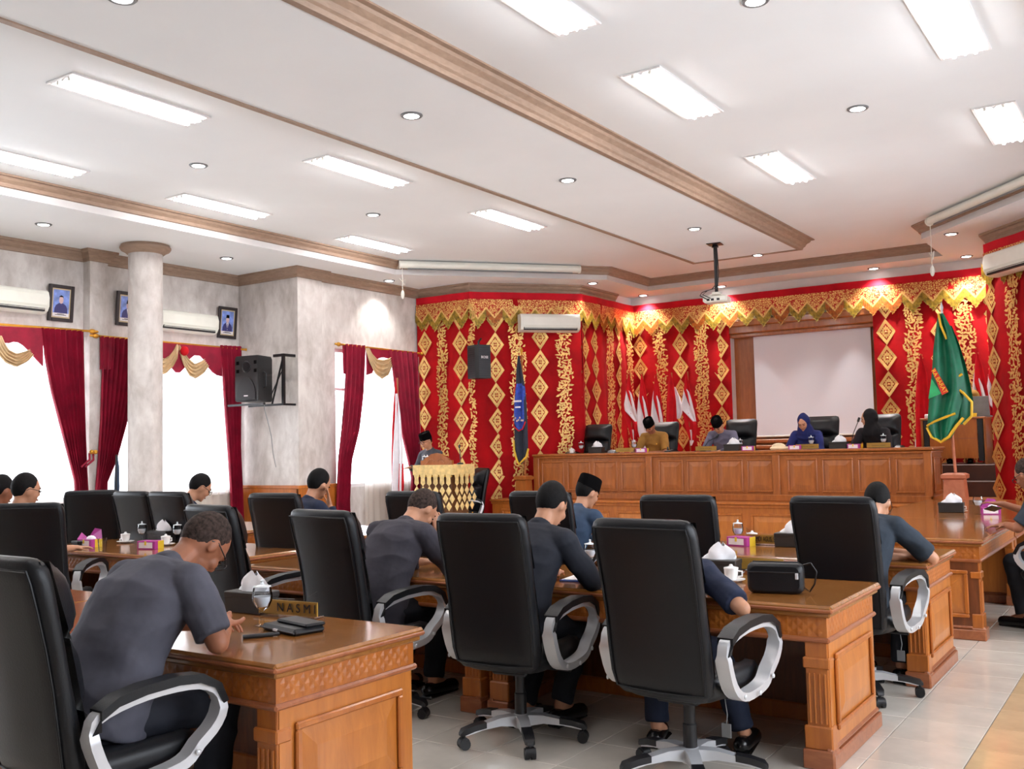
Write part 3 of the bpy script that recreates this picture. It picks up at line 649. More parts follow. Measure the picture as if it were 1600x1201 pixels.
def portrait(label, tl, br, cap_hat, coat, tie):
    a, b = onx(*tl, XW), onx(*br, XW); w, h = abs(b.y-a.y), a.z-b.z
    t = thing('framed_portrait', label, 'picture', (XW, (a.y+b.y)/2, b.z), R(90)); t.rotation_euler = (R(5), 0, R(90))
    f = .045
    M().box(-w/2, -w/2+f, -.035, 0, 0, h, .006).box(w/2-f, w/2, -.035, 0, 0, h, .006).box(-w/2+f, w/2-f, -.035, 0, 0, f, .006).box(-w/2+f, w/2-f, -.035, 0, h-f, h, .006).build('frame', 'frame_dark', t)
    g = f+.018
    M().box(-w/2+f, w/2-f, -.02, -.005, f, h-f).build('mat_border', 'frame_inner', t, False)
    pw_, ph = w/2-g, h-2*g
    m = M().add([(-pw_, -.0215, g), (pw_, -.0215, g), (pw_, -.0215, h-g), (-pw_, -.0215, h-g)], [(0, 1, 2, 3)], 0)
    def poly(pts, mi, y): m.add([(x*pw_, y, g+z*ph) for x, z in pts], [tuple(range(len(pts)))], mi)
    poly([(-1, 0), (1, 0), (1, .13), (-1, .13)], 1, -.0218)
    poly([(-.82, .13), (.82, .13), (.8, .3), (.62, .42), (.25, .5), (-.25, .5), (-.62, .42), (-.8, .3)], 2, -.0219)
    poly([(.27*cos(i*PI/8), .62+.14*sin(i*PI/8)) for i in range(16)], 3, -.0222)
    if tie: poly([(-.2, .49), (.2, .49), (0, .16)], 1, -.0221); poly([(-.05, .47), (.05, .47), (.06, .22), (-.06, .22)], 2, -.0223)
    if cap_hat: poly([(-.27, .70), (.27, .70), (.25, .84), (-.22, .84)], 4, -.0224)
    else: poly([(-.28, .68), (-.24, .76), (0, .80), (.24, .76), (.28, .68), (.22, .73), (-.22, .73)], 4, -.0224)
    poly([(-.7, .05), (.7, .05), (.7, .07), (-.7, .07)], 4, -.022); poly([(-.45, .085), (.45, .085), (.45, .105), (-.45, .105)], 4, -.022)
    m.build('print', ['photo_sky', 'photo_white', coat, 'photo_face', 'velvet'], t, False); return t
portrait('framed portrait of a bareheaded man in dark blue, left of the pilaster', (73, 443), (112, 504), False, 'photo_suit', False)
portrait('framed portrait of a man in cap and tie, partly behind the round column', (179, 454), (216, 511), True, 'photo_suit', True)
portrait('framed portrait of a man in cap and pale tie, right of the column', (338, 478), (367, 530), True, 'photo_suit', True)

# loudspeaker on a bracket
sp = thing('loudspeaker', 'large black loudspeaker on a wall bracket beside the curtain', 'loudspeaker', (-11.02, 9.72, 2.22), R(8))
m = M(); v = []
for z, f in ((0, .92), (.02, 1), (.62, 1), (.66, .94)): v += [(-.21*f, -.2*f, z), (.21*f, -.2*f, z), (.15*f, .18*f, z), (-.15*f, .18*f, z)]
m.add(v, [(3, 2, 1, 0)]+[(4*k+i, 4*k+(i+1) % 4, 4*k+4+(i+1) % 4, 4*k+4+i) for k in range(3) for i in range(4)]+[(12, 13, 14, 15)]); m.build('cabinet', 'black_plastic', sp, True, 25)
m = M().prism([(.165*cos(i*PI/14), .1+.165*(sin(i*PI/14))*1.5) for i in range(15)]+[(-.165, .03), (.165, .03)], lambda a, b, d: (a, -.2-d, b), 0, .012); m.build('woofer_grille', 'black_metal', sp)
m = M().lathe([(.085, 0), (.08, .01), (.03, -.03), (.001, -.03)], 20); m.xf(Matrix.Translation((0, -.2, .5)) @ Matrix.Rotation(R(90), 4, 'X')); m.build('tweeter_horn', 'black_metal', sp)
for s in (-1, 1):
    for z in (.44, .56): M().box(s*.16-.025, s*.16+.025, -.206, -.195, z-.025, z+.025, .004).build('port', 'velvet', sp)
M().box(-.035, .035, -.218, -.211, .075, .09).build('badge', 'label_white', sp, False)
for s in (-1, 1): M().tube([(s*.19, -.05, .2), (s*.225, -.05, .22), (s*.225, -.05, .4), (s*.19, -.05, .42)], .012, 6).build('handle', 'black_metal', sp)
M().tube([(.05, .12, .02), (.07, .1, -.1), (.13, .1, -.28), (.16, .14, -.5), (.14, .2, -.75), (.15, .25, -.95)], .006, 6).build('cable', 'grey_plastic', sp)
br = thing('speaker_bracket', 'black steel bracket holding the large loudspeaker on the wall', 'bracket', (-11.12, 9.72, 2.19))
M().box(-.25, .5, -.22, -.18, -.03, .0).box(-.25, .5, .16, .2, -.03, 0).build('shelf_rail', 'black_metal', br, False)
M().box(.46, .5, .16, .2, 0, .72).box(.28, .5, .165, .195, .68, .72).box(.46, .5, .2, .42, .68, .72).box(.46, .5, .2, .42, -.03, .0).build('frame', 'black_metal', br, False)
M().tube([(.24, .18, .0), (.47, .18, .66)], .014, 6).tube([(.2, .18, .1), (.47, .18, .5)], .008, 6).build('brace', 'black_metal', br)
q = onpl(749, 565, (A1[0]-.25, A1[1]-.30, 0), (0, 1, 0))
sp = thing('wall_speaker', 'small black speaker with pale lettering on the red hanging', 'loudspeaker', (q.x, q.y, q.z-.27), R(22))
m = M().prism([(-.15, .14), (.15, .14), (.19, -.02), (.03, -.16), (-.03, -.16), (-.19, -.02)], lambda a, b, d: (a, b, d), 0, .53); m.build('cabinet', 'black_plastic', sp, True, 20)
m = M()
for k in range(14): m.add([(.185, -.03, .03+k*.034), (.035, -.165, .03+k*.034), (.035, -.168, .05+k*.034), (.185, -.033, .05+k*.034)], [(0, 1, 2, 3)]); m.add([(-.185, -.03, .03+k*.034), (-.035, -.165, .03+k*.034), (-.035, -.168, .05+k*.034), (-.185, -.033, .05+k*.034)], [(0, 1, 2, 3)])
m.build('grille', 'black_metal', sp, False)
text('BOSE', 'lettering', 'label_white', sp, (.115, -.105, .33), (R(90), 0, R(42)), .055)
M().tube([(-.02, .05, .53), (-.02, .05, .6), (-.02, .22, .66)], .018, 8).build('bracket', 'black_metal', sp)

# projector
q = onz(1117, 381, ZP); pj = thing('projector', 'white projector hanging on a black pole from the ceiling', 'projector', (q.x, q.y, ZP), R(8))
M().box(-.1, .1, -.1, .1, -.012, 0, .004).lathe([(.05, -.05), (.035, -.012)], 14).build('ceiling_plate', 'black_metal', pj)
M().tube([(0, 0, -.02), (0, 0, -.68)], .024, 12).build('pole', 'black_metal', pj)
M().box(-.06, .06, -.05, .05, -.72, -.68, .006).tube([(-.1, -.08, -.74), (0, 0, -.68), (.1, .08, -.74)], .01, 6).tube([(.1, -.08, -.74), (0, 0, -.68), (-.1, .08, -.74)], .01, 6).build('mount', 'white_plastic', pj)
M().box(-.17, .17, -.13, .13, -.83, -.74, .02).build('body', 'white_plastic', pj)
for x in (-.09, -.03, .05): M().box(x-.02, x+.02, -.134, -.128, -.81, -.78).build('socket', 'black_plastic', pj, False)
M().tube([(.08, .1, -.785), (.08, .17, -.785)], .035, 14).build('lens', 'black_plastic', pj)
M().tube([(.025, -.02, -.05), (.03, -.03, -.3), (.025, -.03, -.55), (-.05, -.06, -.64), (-.18, -.1, -.68), (-.2, -.14, -.73), (-.1, -.15, -.79)], .007, 6).build('cable', 'black_plastic', pj)
M().tube([(.02, .02, -.05), (.035, .02, -.4), (.02, -.02, -.62), (-.1, -.1, -.66), (-.16, -.15, -.72), (-.05, -.15, -.78)], .006, 6).build('cable', 'black_plastic', pj)

# rolled projection screens at the ceiling edge
def rolled(label, a, b, cord):
    d = b-a; t = thing('rolled_screen', label, 'projection screen', tuple(a), math.atan2(d.y, d.x)); L = d.length
    M().tube([(0, 0, 0), (L, 0, 0)], .055, 14).box(0, L, -.01, .06, .03, .06).build('case', 'white_plastic', t)
    for x in (0, L): M().tube([(x-.015, 0, 0), (x+.015, 0, 0)], .062, 14).build('end_cap', 'white_plastic', t)
    M().tube([(.12, -.01, -.065), (L-.12, -.01, -.065)], .012, 8).build('bottom_bar', 'grey_plastic', t)
    M().tube([(cord[0], -.03, -.05), (cord[0], -.03, -cord[1])], .005, 6).ell((cord[0], -.03, -cord[1]-.05), ((.03, 0, 0), (0, .03, 0), (0, 0, .07)), 8, 6).tube([(cord[0], -.03, -cord[1]+.15), (cord[0]+.06, -.03, -cord[1]+.2), (cord[0]+.03, -.03, -cord[1]+.1), (cord[0]-.05, -.03, -cord[1]+.2), (cord[0], -.03, -cord[1]+.15)], .006, 6).build('pull_cord', 'white_plastic', t)
    return t
d45 = (V((TR[2][0], TR[2][1], 0))-V((TR[1][0], TR[1][1], 0))).normalized(); n45 = V((d45.y, -d45.x, 0))
pp = V((*TR[1], 0))+n45*.17
a = onpl(625, 412, pp, n45); b = onpl(905, 421, pp, n45); a.z = b.z = 4.325
rolled('rolled white projection screen under the ceiling left of the stage', a, b, (.03, .42))
d45 = (V((TR[6][0], TR[6][1], 0))-V((TR[5][0], TR[5][1], 0))).normalized(); n45 = V((d45.y, -d45.x, 0)); pp = V((*TR[5], 0))+n45*.17
a = onpl(1452, 338, pp, n45); a.z = 4.325
rolled('rolled white projection screen under the ceiling at upper right', a, a+d45*2.6, (.06, .62))

# ------------------------------------------------------------------ desks
T = .735
def lattice(m, L, fn, h=.07, st=.046):   # rows of raised little rhombs; fn(a, b, d) places them
    n = int(L/st)
    for i in range(n):
        for r in (0, 1, 2):
            c = (i+.5+(0 if r % 2 == 0 else .5))*L/n-L/2
            if abs(c) > L/2-.02: continue
            z = (.24+.26*r)*h; a, b = st*.42, h*.22
            P = [fn(c-a, z, 0), fn(c, z-b, 0), fn(c+a, z, 0), fn(c, z+b, 0), fn(c, z, .0032)]
            m.add(P, [(0, 1, 4), (1, 2, 4), (2, 3, 4), (3, 0, 4)])
def desk(label, x0, x1, y0, D=.87, rz=0, loc=None, group='panelled desks in rows'):
    L = x1-x0; t = thing('meeting_desk', label, 'desk', loc or ((x0+x1)/2, y0+D/2, 0), rz, group); a, b = L/2, D/2
    M().box(-a, a, -b, b, T-.032, T, .010).box(-a+.012, a-.012, -b+.012, b-.012, T-.055, T-.032, .006).build('top', 'desk_top', t)
    M().box(-a-.004, a+.004, -b-.004, b+.004, T-.034, T-.012, .008).build('edge_moulding', 'desk_edge', t)
    i = .035
    M().box(-a+i, a-i, -b+i, -b+i+.03, T-.15, T-.05).box(-a+i, a-i, b-i-.03, b-i, T-.15, T-.05).box(-a+i, -a+i+.03, -b+i+.03, b-i-.03, T-.15, T-.05).box(a-i-.03, a-i, -b+i+.03, b-i-.03, T-.15, T-.05).build('apron', 'desk', t, False)
    j = i-.014
    M().box(-a+j, a-j, -b+j, b-j, T-.172, T-.148, .008).build('lower_moulding', 'desk_edge', t)
    m = M(); lattice(m, L-.1, lambda u, v, d: (u, -b+i-d, T-.148+v), .09); lattice(m, D-.1, lambda u, v, d: (a-i+d, u, T-.148+v), .09); lattice(m, D-.1, lambda u, v, d: (-a+i-d, u, T-.148+v), .09)
    m.build('carved_lattice', 'desk', t, False, kind='stuff')
    for s in (-1, 1):
        ex = s*(a-.06)
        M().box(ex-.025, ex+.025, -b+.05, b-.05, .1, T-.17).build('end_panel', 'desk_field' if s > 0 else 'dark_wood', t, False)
        framed_panel(D-.24, T-.17-.1-.12, 'panel', t, (s*(a-.035), 0, .16), (0, 0, R(90*s)), 'desk', 'desk_field', .028)
        m = M().box(s*(a-.09)-.052, s*(a-.09)+.052, -b+.04, -b+.10, .085, T-.165, .004).box(s*(a-.09)-.062, s*(a-.09)+.062, -b+.03, -b+.105, T-.29, T-.24, .006)
        for k in range(4): m.box(s*(a-.09)-.036+k*.024-.005, s*(a-.09)-.036+k*.024+.005, -b+.033, -b+.042, .2, T-.31, .003)
        m.box(s*(a-.09)-.0645, s*(a-.09)+.0645, -b+.028, -b+.105, .085, .19, .006); m.build('pilaster', 'desk', t)
        M().box(min(ex, s*(a-.015)), max(ex, s*(a-.015)), -b+.015, b-.02, .0, .075, .006).box(min(ex, s*(a-.025)), max(ex, s*(a-.025)), -b+.02, b-.025, .075, .1, .01).box(s*(a-.09)-.071, s*(a-.09)+.071, -b+.012, -b+.11, 0, .088, .006).build('plinth', 'desk_edge', t)
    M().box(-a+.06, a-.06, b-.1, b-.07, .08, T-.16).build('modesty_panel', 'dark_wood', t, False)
    M().box(-a+.06, a-.06, b-.12, b-.05, 0, .09, .006).build('rear_plinth', 'desk', t)
    return t
desk('panelled desk nearest at lower left, with a black clutch bag on it', -4.73, -2.665, 2.43, .83)
desk('panelled desk at the left behind the nearest chair, joined to the nearest desk', -6.80, -4.74, 2.43, .83)
desk('panelled desk in the second row, with a black handbag on it', -3.26, -1.32, 4.485, .88)
desk('panelled desk in the middle of the second row, behind the second chair back', -5.22, -3.27, 4.485, .88)
desk('panelled desk at the left of the second row, crowded with snack boxes and glasses', -8.0, -5.6, 4.60, 1.0)
desk('panelled desk in the third row where a man leans on his elbow', -3.2, -1.26, 6.25, .90)
desk('panelled desk in the third row in front of the man in a black cap', -5.16, -3.21, 6.62, .85)
desk('panelled desk at the left of the third row before the narrow window', -7.2, -5.2, 6.5, .85)
desk('panelled desk far left below the windows, beyond the empty chairs', -9.6, -7.5, 6.5, .85)
for k, lb in enumerate(('panelled side desk at the right, its end facing the third row', 'panelled side desk at the right with a tissue box and goblet', 'panelled side desk at the right, farthest, against the dais')):
    L = (1.93, 1.93, 1.05)[k]; desk(lb, 0, L, 0, 1.36, R(90), (-1.20-.68, (8.835, 10.77, 12.265)[k], 0), 'side desks along the right')

# ------------------------------------------------------------------ long head desk on the dais
HD = thing('head_desk', 'long panelled head desk on the dais under the screen', 'desk', (0, SY, DZ)); HT = .695
hx = [ony(p, 745, SY).x for p in (836, 1014, 1213, 1456)]
M().box(hx[0]-.03, hx[2]+.02, -.03, .72, HT-.035, HT, .01).box(hx[2]+.02, hx[3]+.04, -.04, .74, HT-.03, HT+.005, .01).box(hx[0]-.015, hx[3]+.02, -.015, .7, HT-.07, HT-.035, .01).build('worktop', 'stage_wood', HD)
M().box(hx[0], hx[3], .02, .06, 0, HT-.07).box(hx[0], hx[0]+.04, .06, .66, 0, HT-.07).box(hx[3]-.04, hx[3], .06, .66, 0, HT-.07).build('carcass', 'stage_wood', HD, False)
M().box(hx[0]-.01, hx[3]+.015, -.02, .02, 0, .09, .008).box(hx[3]-.02, hx[3]+.02, -.02, .68, 0, .09, .008).build('skirting', 'stage_wood', HD)
for i in range(3):
    w = (hx[i+1]-hx[i]-.12)/4
    for k in range(4): framed_panel(w-.06, .46, 'panel', HD, (hx[i]+.09+w*(k+.5)+(.03 if i else 0), .02, .12), (0, 0, 0), 'stage_wood', 'stage_wood', .025)
for i in range(4):
    x = hx[i]+(.03, 0, 0, -.04)[i]; M().box(x-.05, x+.05, -.012, .03, .02, HT-.06, .006).build('pilaster', 'stage_wood', HD)
framed_panel(.5, .46, 'panel', HD, (hx[3], .36, .12), (0, 0, R(90)), 'stage_wood', 'stage_wood', .025)

# ------------------------------------------------------------------ lectern
q = ony(684, 727, 11.7); LE = thing('lectern', 'carved wooden lectern under a gold beaded cloth, by the speaker in grey', 'lectern', (q.x, 11.85, 0)); LW, LH = .345, 1.235
M().box(-LW+.04, LW-.04, -.2, .2, .08, LH-.06).box(-LW, LW, -.25, .25, 0, .08, .01).build('body', 'lectern_dark', LE, True, 30)
M().box(-LW-.02, LW+.02, -.26, .26, LH-.06, LH, .012).build('top', 'stage_wood', LE)
pf = [(-.3, 0), (.3, 0), (.3, .075), (.25, .075), (.22, .11), (.16, .13), (.1, .17), (0, .185), (-.1, .17), (-.16, .13), (-.22, .11), (-.25, .075), (-.3, .075)]
o = M().prism(pf, lambda a, b, d: (a, d, LH+b), -.19, -.15).build('carved_crest', 'stage_wood', LE, False)
m = M()
for s in (-1, 1):
    for k in range(9): a = k*.7; m.ell((s*(.04+.025*k), -.193, LH+.07+.03*sin(a)-.004*k), ((.016, 0, 0), (0, .006, 0), (0, 0, .012)), 6, 4)
m.build('carving', 'stage_wood', o, kind='stuff')
cl = thing('lectern_cloth', 'gold tabbed cloth with beaded lattice draped on the lectern', 'cloth', (q.x, 11.85, 0))
M().box(-LW-.035, LW+.035, -.275, .27, LH+.001, LH+.008).box(-LW-.035, LW+.035, -.283, -.275, LH-.14, LH+.008).box(LW+.028, LW+.036, -.275, .27, LH-.14, LH+.008).box(-LW-.036, -LW-.028, -.275, .27, LH-.14, LH+.008).build('cover', 'lectern_cloth', cl, False)
def tabs(n, w, place):
    for i in range(n):
        c = (i+.5)*w/n-w/2; a = w/n*.35
        place(M().add([(c-a*1.3, 0, LH-.13), (c+a*1.3, 0, LH-.13), (c+a*.8, 0, LH-.19), (c+a, 0, LH-.265), (c, 0, LH-.305), (c-a, 0, LH-.265), (c-a*.8, 0, LH-.19)]+[(c-a*1.3, -.006, LH-.13), (c+a*1.3, -.006, LH-.13), (c+a*.8, -.006, LH-.19), (c+a, -.006, LH-.265), (c, -.006, LH-.305), (c-a, -.006, LH-.265), (c-a*.8, -.006, LH-.19)],
                      [(0, 1, 2, 3, 4, 5, 6), tuple(range(7, 14))[::-1]]+[(k, (k+1) % 7, 7+(k+1) % 7, 7+k) for k in range(7)]), 'tab', 'lectern_cloth')
        for r in range(3):
            z = LH-.375-r*.115; h = .072; cc = c+(0 if r % 2 == 0 else w/n/2)
            if abs(cc) > w/2: continue
            place(M().add([(cc-a*1.25, 0, z), (cc, 0, z-h), (cc+a*1.25, 0, z), (cc, 0, z+h), (cc, -.012, z)], [(0, 1, 4), (1, 2, 4), (2, 3, 4), (3, 0, 4)]), 'beaded_diamond', 'lectern_cloth')
        mm = M()
        for k in range(5): mm.sph((c, -.004, LH-.72-k*.03), .011, nu=6, nv=4)
        place(mm, 'bead_string', 'brass')
        place(M().box(c+w/n/2-.012, c+w/n/2+.012, -.006, 0, LH-.165, LH-.15), 'bead', 'brass')
tabs(6, .73, lambda m, n, mt: m.build(n, mt, cl, False, loc=(0, -.284, 0)))
tabs(4, .5, lambda m, n, mt: m.build(n, mt, cl, False, loc=(LW+.037, 0, 0), rot=(0, 0, R(90))))
for i, x in enumerate((-.34, -.28)):
    g = thing('water_goblet', ('left', 'right')[i]+' one of two lidded water glasses on the lectern', 'glass', (q.x+x, 11.8, LH+.009))
    M().lathe([(.03, 0), (.03, .004), (.006, .01), (.006, .05), (.03, .075), (.034, .12), (.031, .12), (.027, .077), (.004, .056)], 12).build('bowl', 'drink_glass', g)
    M().lathe([(.034, .122), (.03, .13), (.006, .135), (.008, .15), (.001, .152)], 12).build('lid', 'porcelain', g)
mc = thing('microphone', 'gooseneck microphone rising behind the lectern crest', 'microphone', (q.x+.26, 11.92, LH+.009))
M().lathe([(.05, 0), (.045, .02), (.01, .025)], 12).build('base', 'black_plastic', mc); M().tube([(0, 0, .02), (.0, 0, .15), (-.05, .05, .25)], .006, 6).build('neck', 'black_metal', mc); M().tube([(-.05, .05, .25), (-.07, .08, .29)], .014, 8).build('head', 'black_plastic', mc)

# ------------------------------------------------------------------ executive chair (faces +y)
def chair_proto():
    t = thing('office_chair', 'x', 'chair', (0, 0, 0), 0, 'black high-backed office chairs')
    # backrest shell: rows of rounded section from bottom to top
    rows = [(.40, -.205, .20, .05), (.43, -.215, .228, .075), (.50, -.230, .238, .09), (.62, -.250, .242, .085), (.75, -.272, .240, .075), (.88, -.298, .243, .075), (1.0, -.325, .246, .08), (1.09, -.346, .247, .085), (1.128, -.356, .242, .086), (1.150, -.361, .232, .072), (1.163, -.364, .216, .05), (1.168, -.365, .19, .025)]
    sec = 20; v = []
    def sup(a, p): return math.copysign(abs(a)**p, a)
    for z, yc, hw, th in rows:
        for j in range(sec):
            a = 2*PI*j/sec; x = hw*sup(cos(a), .32); y = yc+th*.5*sup(sin(a), .5)-.022*(1-(x/hw)**2)*(-1)*0-.018*(1-(x/.25)**2); v.append((x, y, z))
    f = [(i*sec+j, i*sec+(j+1) % sec, (i+1)*sec+(j+1) % sec, (i+1)*sec+j) for i in range(len(rows)-1) for j in range(sec)]+[tuple(range(sec))[::-1], tuple(range((len(rows)-1)*sec, len(rows)*sec))]
    b = M().add(v, f).build('backrest', 'leather', t, True, 60)
    m = M()      # seam piping round the rear panel
    pts = []
    for z, yc, hw, th in rows[1:9]: pts.append((hw*.93, yc-th*.5-.001, z))
    m.tube([(-p[0], p[1], p[2]) for p in pts]+[(0, pts[-1][1]-.022, pts[-1][2]+.003)]+pts[::-1], .0045, 6)
    m.tube([(-pts[0][0], pts[0][1], pts[0][2]), (-.12, pts[0][1]-.016, pts[0][2]-.004), (0, pts[0][1]-.022, pts[0][2]-.006), (.12, pts[0][1]-.016, pts[0][2]-.004), pts[0]], .0045, 6); m.build('piping', 'leather', b)
    def cushion(z0, z1, y0, y1, hw, d):
        m = M(); n = 7; k = 9
        def fn(u, w):
            x = (u*2-1)*hw; bul = (1-abs(u*2-1)**5)*(1-abs(w*2-1)**4); return (x, y0+(y1-y0)*w+d*bul, z0+(z1-z0)*w)
        m.grid(fn, 14, 8); m.grid(lambda u, w: (lambda q: (q[0], y0+(y1-y0)*w-.03, q[2]))(fn(u, w)), 14, 8); return m
    cushion(.90, 1.155, -.255, -.33, .235, .095).build('headrest_cushion', 'leather', b, True, 80)
    cushion(.66, .90, -.205, -.255, .225, .065).build('back_cushion', 'leather', b, True, 80)
    cushion(.46, .66, -.175, -.205, .225, .075).build('lumbar_cushion', 'leather', b, True, 80)
    # seat
    rows = [(.385, .20, .24), (.40, .235, .265), (.44, .25, .28), (.475, .25, .28), (.50, .235, .265), (.508, .20, .23)]; v = []
    for z, hw, hd in rows:
        for j in range(24):
            a = 2*PI*j/24; v.append((hw*sup(cos(a), .45), .02+hd*sup(sin(a), .45), z-(.04 if sin(a) > .6 and z > .46 else 0)*max(0, sin(a))))
    M().add(v, [(i*24+j, i*24+(j+1) % 24, (i+1)*24+(j+1) % 24, (i+1)*24+j) for i in range(5) for j in range(24)]+[tuple(range(24))[::-1], tuple(range(120, 144))]).build('seat', 'leather', t, True, 60)
    M().box(-.1, .1, -.12, .1, .345, .39, .01).tube([(.1, .02, .37), (.27, .04, .365)], .01, 8).build('mechanism', 'black_metal', t)
    # arms: a silver loop in the plane of the side with a pad on top
    loop = [(-.215, .60), (-.20, .635), (-.13, .665), (-.03, .685), (.08, .69), (.17, .68), (.235, .645), (.262, .59), (.255, .53), (.22, .475), (.17, .43), (.135, .385), (.09, .362), (.02, .35), (-.06, .345), (-.125, .365), (-.175, .42), (-.205, .50), (-.22, .56)]; loop = [(y, .69-(.69-z)*.82) for y, z in loop]
    P = []
    for i in range(len(loop)):
        for k in range(2):
            p0, p1, p2, p3 = [V(loop[(i+d) % len(loop)]) for d in (-1, 0, 1, 2)]; u = k/2
            P.append(.5*((2*p1)+(p2-p0)*u+(2*p0-5*p1+4*p2-p3)*u*u+(3*p1-p0-3*p2+p3)*u**3))
    c = V((.02, .52)); n = len(P)
    for s in (-1, 1):
        def wf(i):
            tg = (P[(i+1) % n]-P[i-1]).normalized(); nn = V((-tg.y, tg.x)); wd = .030 if P[i].y < .6 else .022
            return V((wd, 0, 0)), V((0, nn.x, nn.y))*.0175
        a = M().ribbon([(s*(.285+.03*max(0, (p.x+.2)*1.2)), p.x, p.y) for p in P], wf, True).build('armrest', 'silver', t, True, 50)
        pad = [(-.21, .60), (-.20, .655), (-.14, .688), (-.04, .706), (.08, .712), (.17, .703), (.24, .665), (.275, .60)]
        Q = [V((s*(.285+.03*max(0, (y+.2)*1.2)), y, z)) for y, z in pad]
        M().ribbon(Q, lambda i: (V((.036 if 0 < i < 7 else .026, 0, 0)), V((0, 0, 1)).lerp(V((0, 1, 0)), .85 if i == 0 else (.0 if i < 5 else (i-4)*.27)).normalized()*(.016 if i < 6 else .012))).build('arm_pad', 'leather', a, True, 60)
        for y, z in ((-.135, .424), (.01, .412), (.15, .457)): M().ell((s*(.318+.02), y, z), ((.006, 0, 0), (0, .011, 0), (0, 0, .011)), 10, 6).build('bolt', 'silver', a)
    # column and star base
    M().lathe([(.031, .12), (.031, .235), (.026, .24), (.026, .36)], 18).build('gas_column', 'black_plastic', t)
    hub = M().lathe([(.035, .065), (.045, .075), (.045, .125), (.034, .135)], 18).build('base_hub', 'silver', t)
    for k in range(5):
        a = R(90+72*k+0); d = V((cos(a), sin(a), 0)); w = V((-d.y, d.x, 0))
        pts = [d*r+V((0, 0, z)) for r, z in ((.03, .105), (.12, .112), (.22, .098), (.31, .078))]; hw = [.03, .027, .023, .02]; hh = [.028, .02, .014, .012]
        leg = M().ribbon(pts, lambda i: (w*hw[i], V((0, 0, hh[i])))).build('base_leg', 'silver', t, True, 40)
        pts2 = [d*r+V((0, 0, z)) for r, z in ((.20, .106), (.26, .099), (.32, .084), (.335, .074))]
        M().ribbon(pts2, lambda i: (w*(.026, .026, .024, .015)[i], V((0, 0, .014 if i < 3 else .006)))).build('foot_cover', 'black_plastic', leg, True, 40)
        cm = M(); q = d*.315; rad = .027
        for sgn in (-1, 1): cm.tube([q+d*.012*0+w*(sgn*.008)+V((0, 0, rad)), q+w*(sgn*.027)+V((0, 0, rad))], rad, 14)
        cm.tube([q+w*-.02+V((0, 0, rad+.006)), q+w*.02+V((0, 0, rad+.006))], rad*1.0, 12).tube([q+V((0, 0, .045)), q+V((0, 0, .075))], .01, 8); cm.build('caster', 'black_plastic', leg, True, 50)
    return t
CH = chair_proto()
CHL = {}
for c in bpy.data.objects:
    if c.parent: CHL.setdefault(c.parent, []).append(c)
first = [True]
def chair(x, y, rz, label, z=0., base_rot=None):
    if first[0]: c = CH; first[0] = False
    else: c = copy_tree(CH, None, CHL)
    c.location = (x, y, z); c.rotation_euler = (0, 0, R(rz)); c['label'] = label; return c
chair(-3.19, 2.11, -2, 'black chair nearest at lower left, of the grey suited man with glasses')
chair(-3.83, 4.22, -5, 'black chair back left of the grey haired man resting his head')
c3 = chair(-2.83, 4.22, 5, 'black chair with whole star base in view, mid foreground')
c4 = chair(-1.865, 4.13, -4, 'biggest black chair back, in front of the desk with the handbag')
c5 = chair(-1.60, 5.97, -4, 'black chair at right whose man leans an elbow on the desk end')
chair(-2.60, 5.97, 5, 'empty black chair left of the snack box and name plate')
chair(-3.80, 6.28, 5, 'black chair of the man in the tall black cap')
chair(-4.85, 6.14, 5, 'empty black chair below the lectern')
chair(-5.93, 5.72, 8, 'black chair of the man holding his hand to his ear')
chair(-4.97, 4.40, -6, 'empty black chair right of the grey suited man with glasses')
chair(-7.25, 5.76, 2, 'black chair of the man before the window right of the column')
chair(-7.66, 5.62, 28, 'empty narrow looking black chair just below the round column') if False else None
chair(-7.76, 5.76, 2, 'empty black chair just below the round column')
chair(-8.75, 5.72, 48, 'empty black chair below the gathered red curtains')
chair(-6.93, 4.14, 36, 'black chair at far left of the man with glasses and dark hair')
chair(-7.85, 4.02, 40, 'black chair cut by the left edge of the frame, mid height')
for a, tagpos in ((c4, (.16, .03)), (c5, (.2, .1))):
    m = M().tube([(tagpos[0], tagpos[1], .37), (tagpos[0]+.01, tagpos[1], .29), (tagpos[0], tagpos[1]+.01, .25)], .0025, 5).box(tagpos[0]-.022, tagpos[0]+.022, tagpos[1]+.005, tagpos[1]+.009, .19, .25); m.build('hang_tag', 'grey_plastic', a, False, label='small grey tag on a thread')
chair(-.72, 8.5, 80, 'black chair at the right edge, seen from its front left')
for px, lb in ((937, 'leftmost empty black chair behind the head desk'), (1040, 'black chair of the man in khaki at the head desk'), (1160, 'black chair of the man in lilac grey at the head desk'), (1286, 'black chair of the woman in blue at the head desk'), (1381, 'rightmost black chair behind the head desk, of the woman in black')):
    q = ony(px, 665, SY+1.24); chair(q.x, SY+.86, 180, lb, DZ)
q = ony(712, 715, 12.4); chair(q.x+.12, 12.38, 150, 'black chair barely seen behind the lectern')

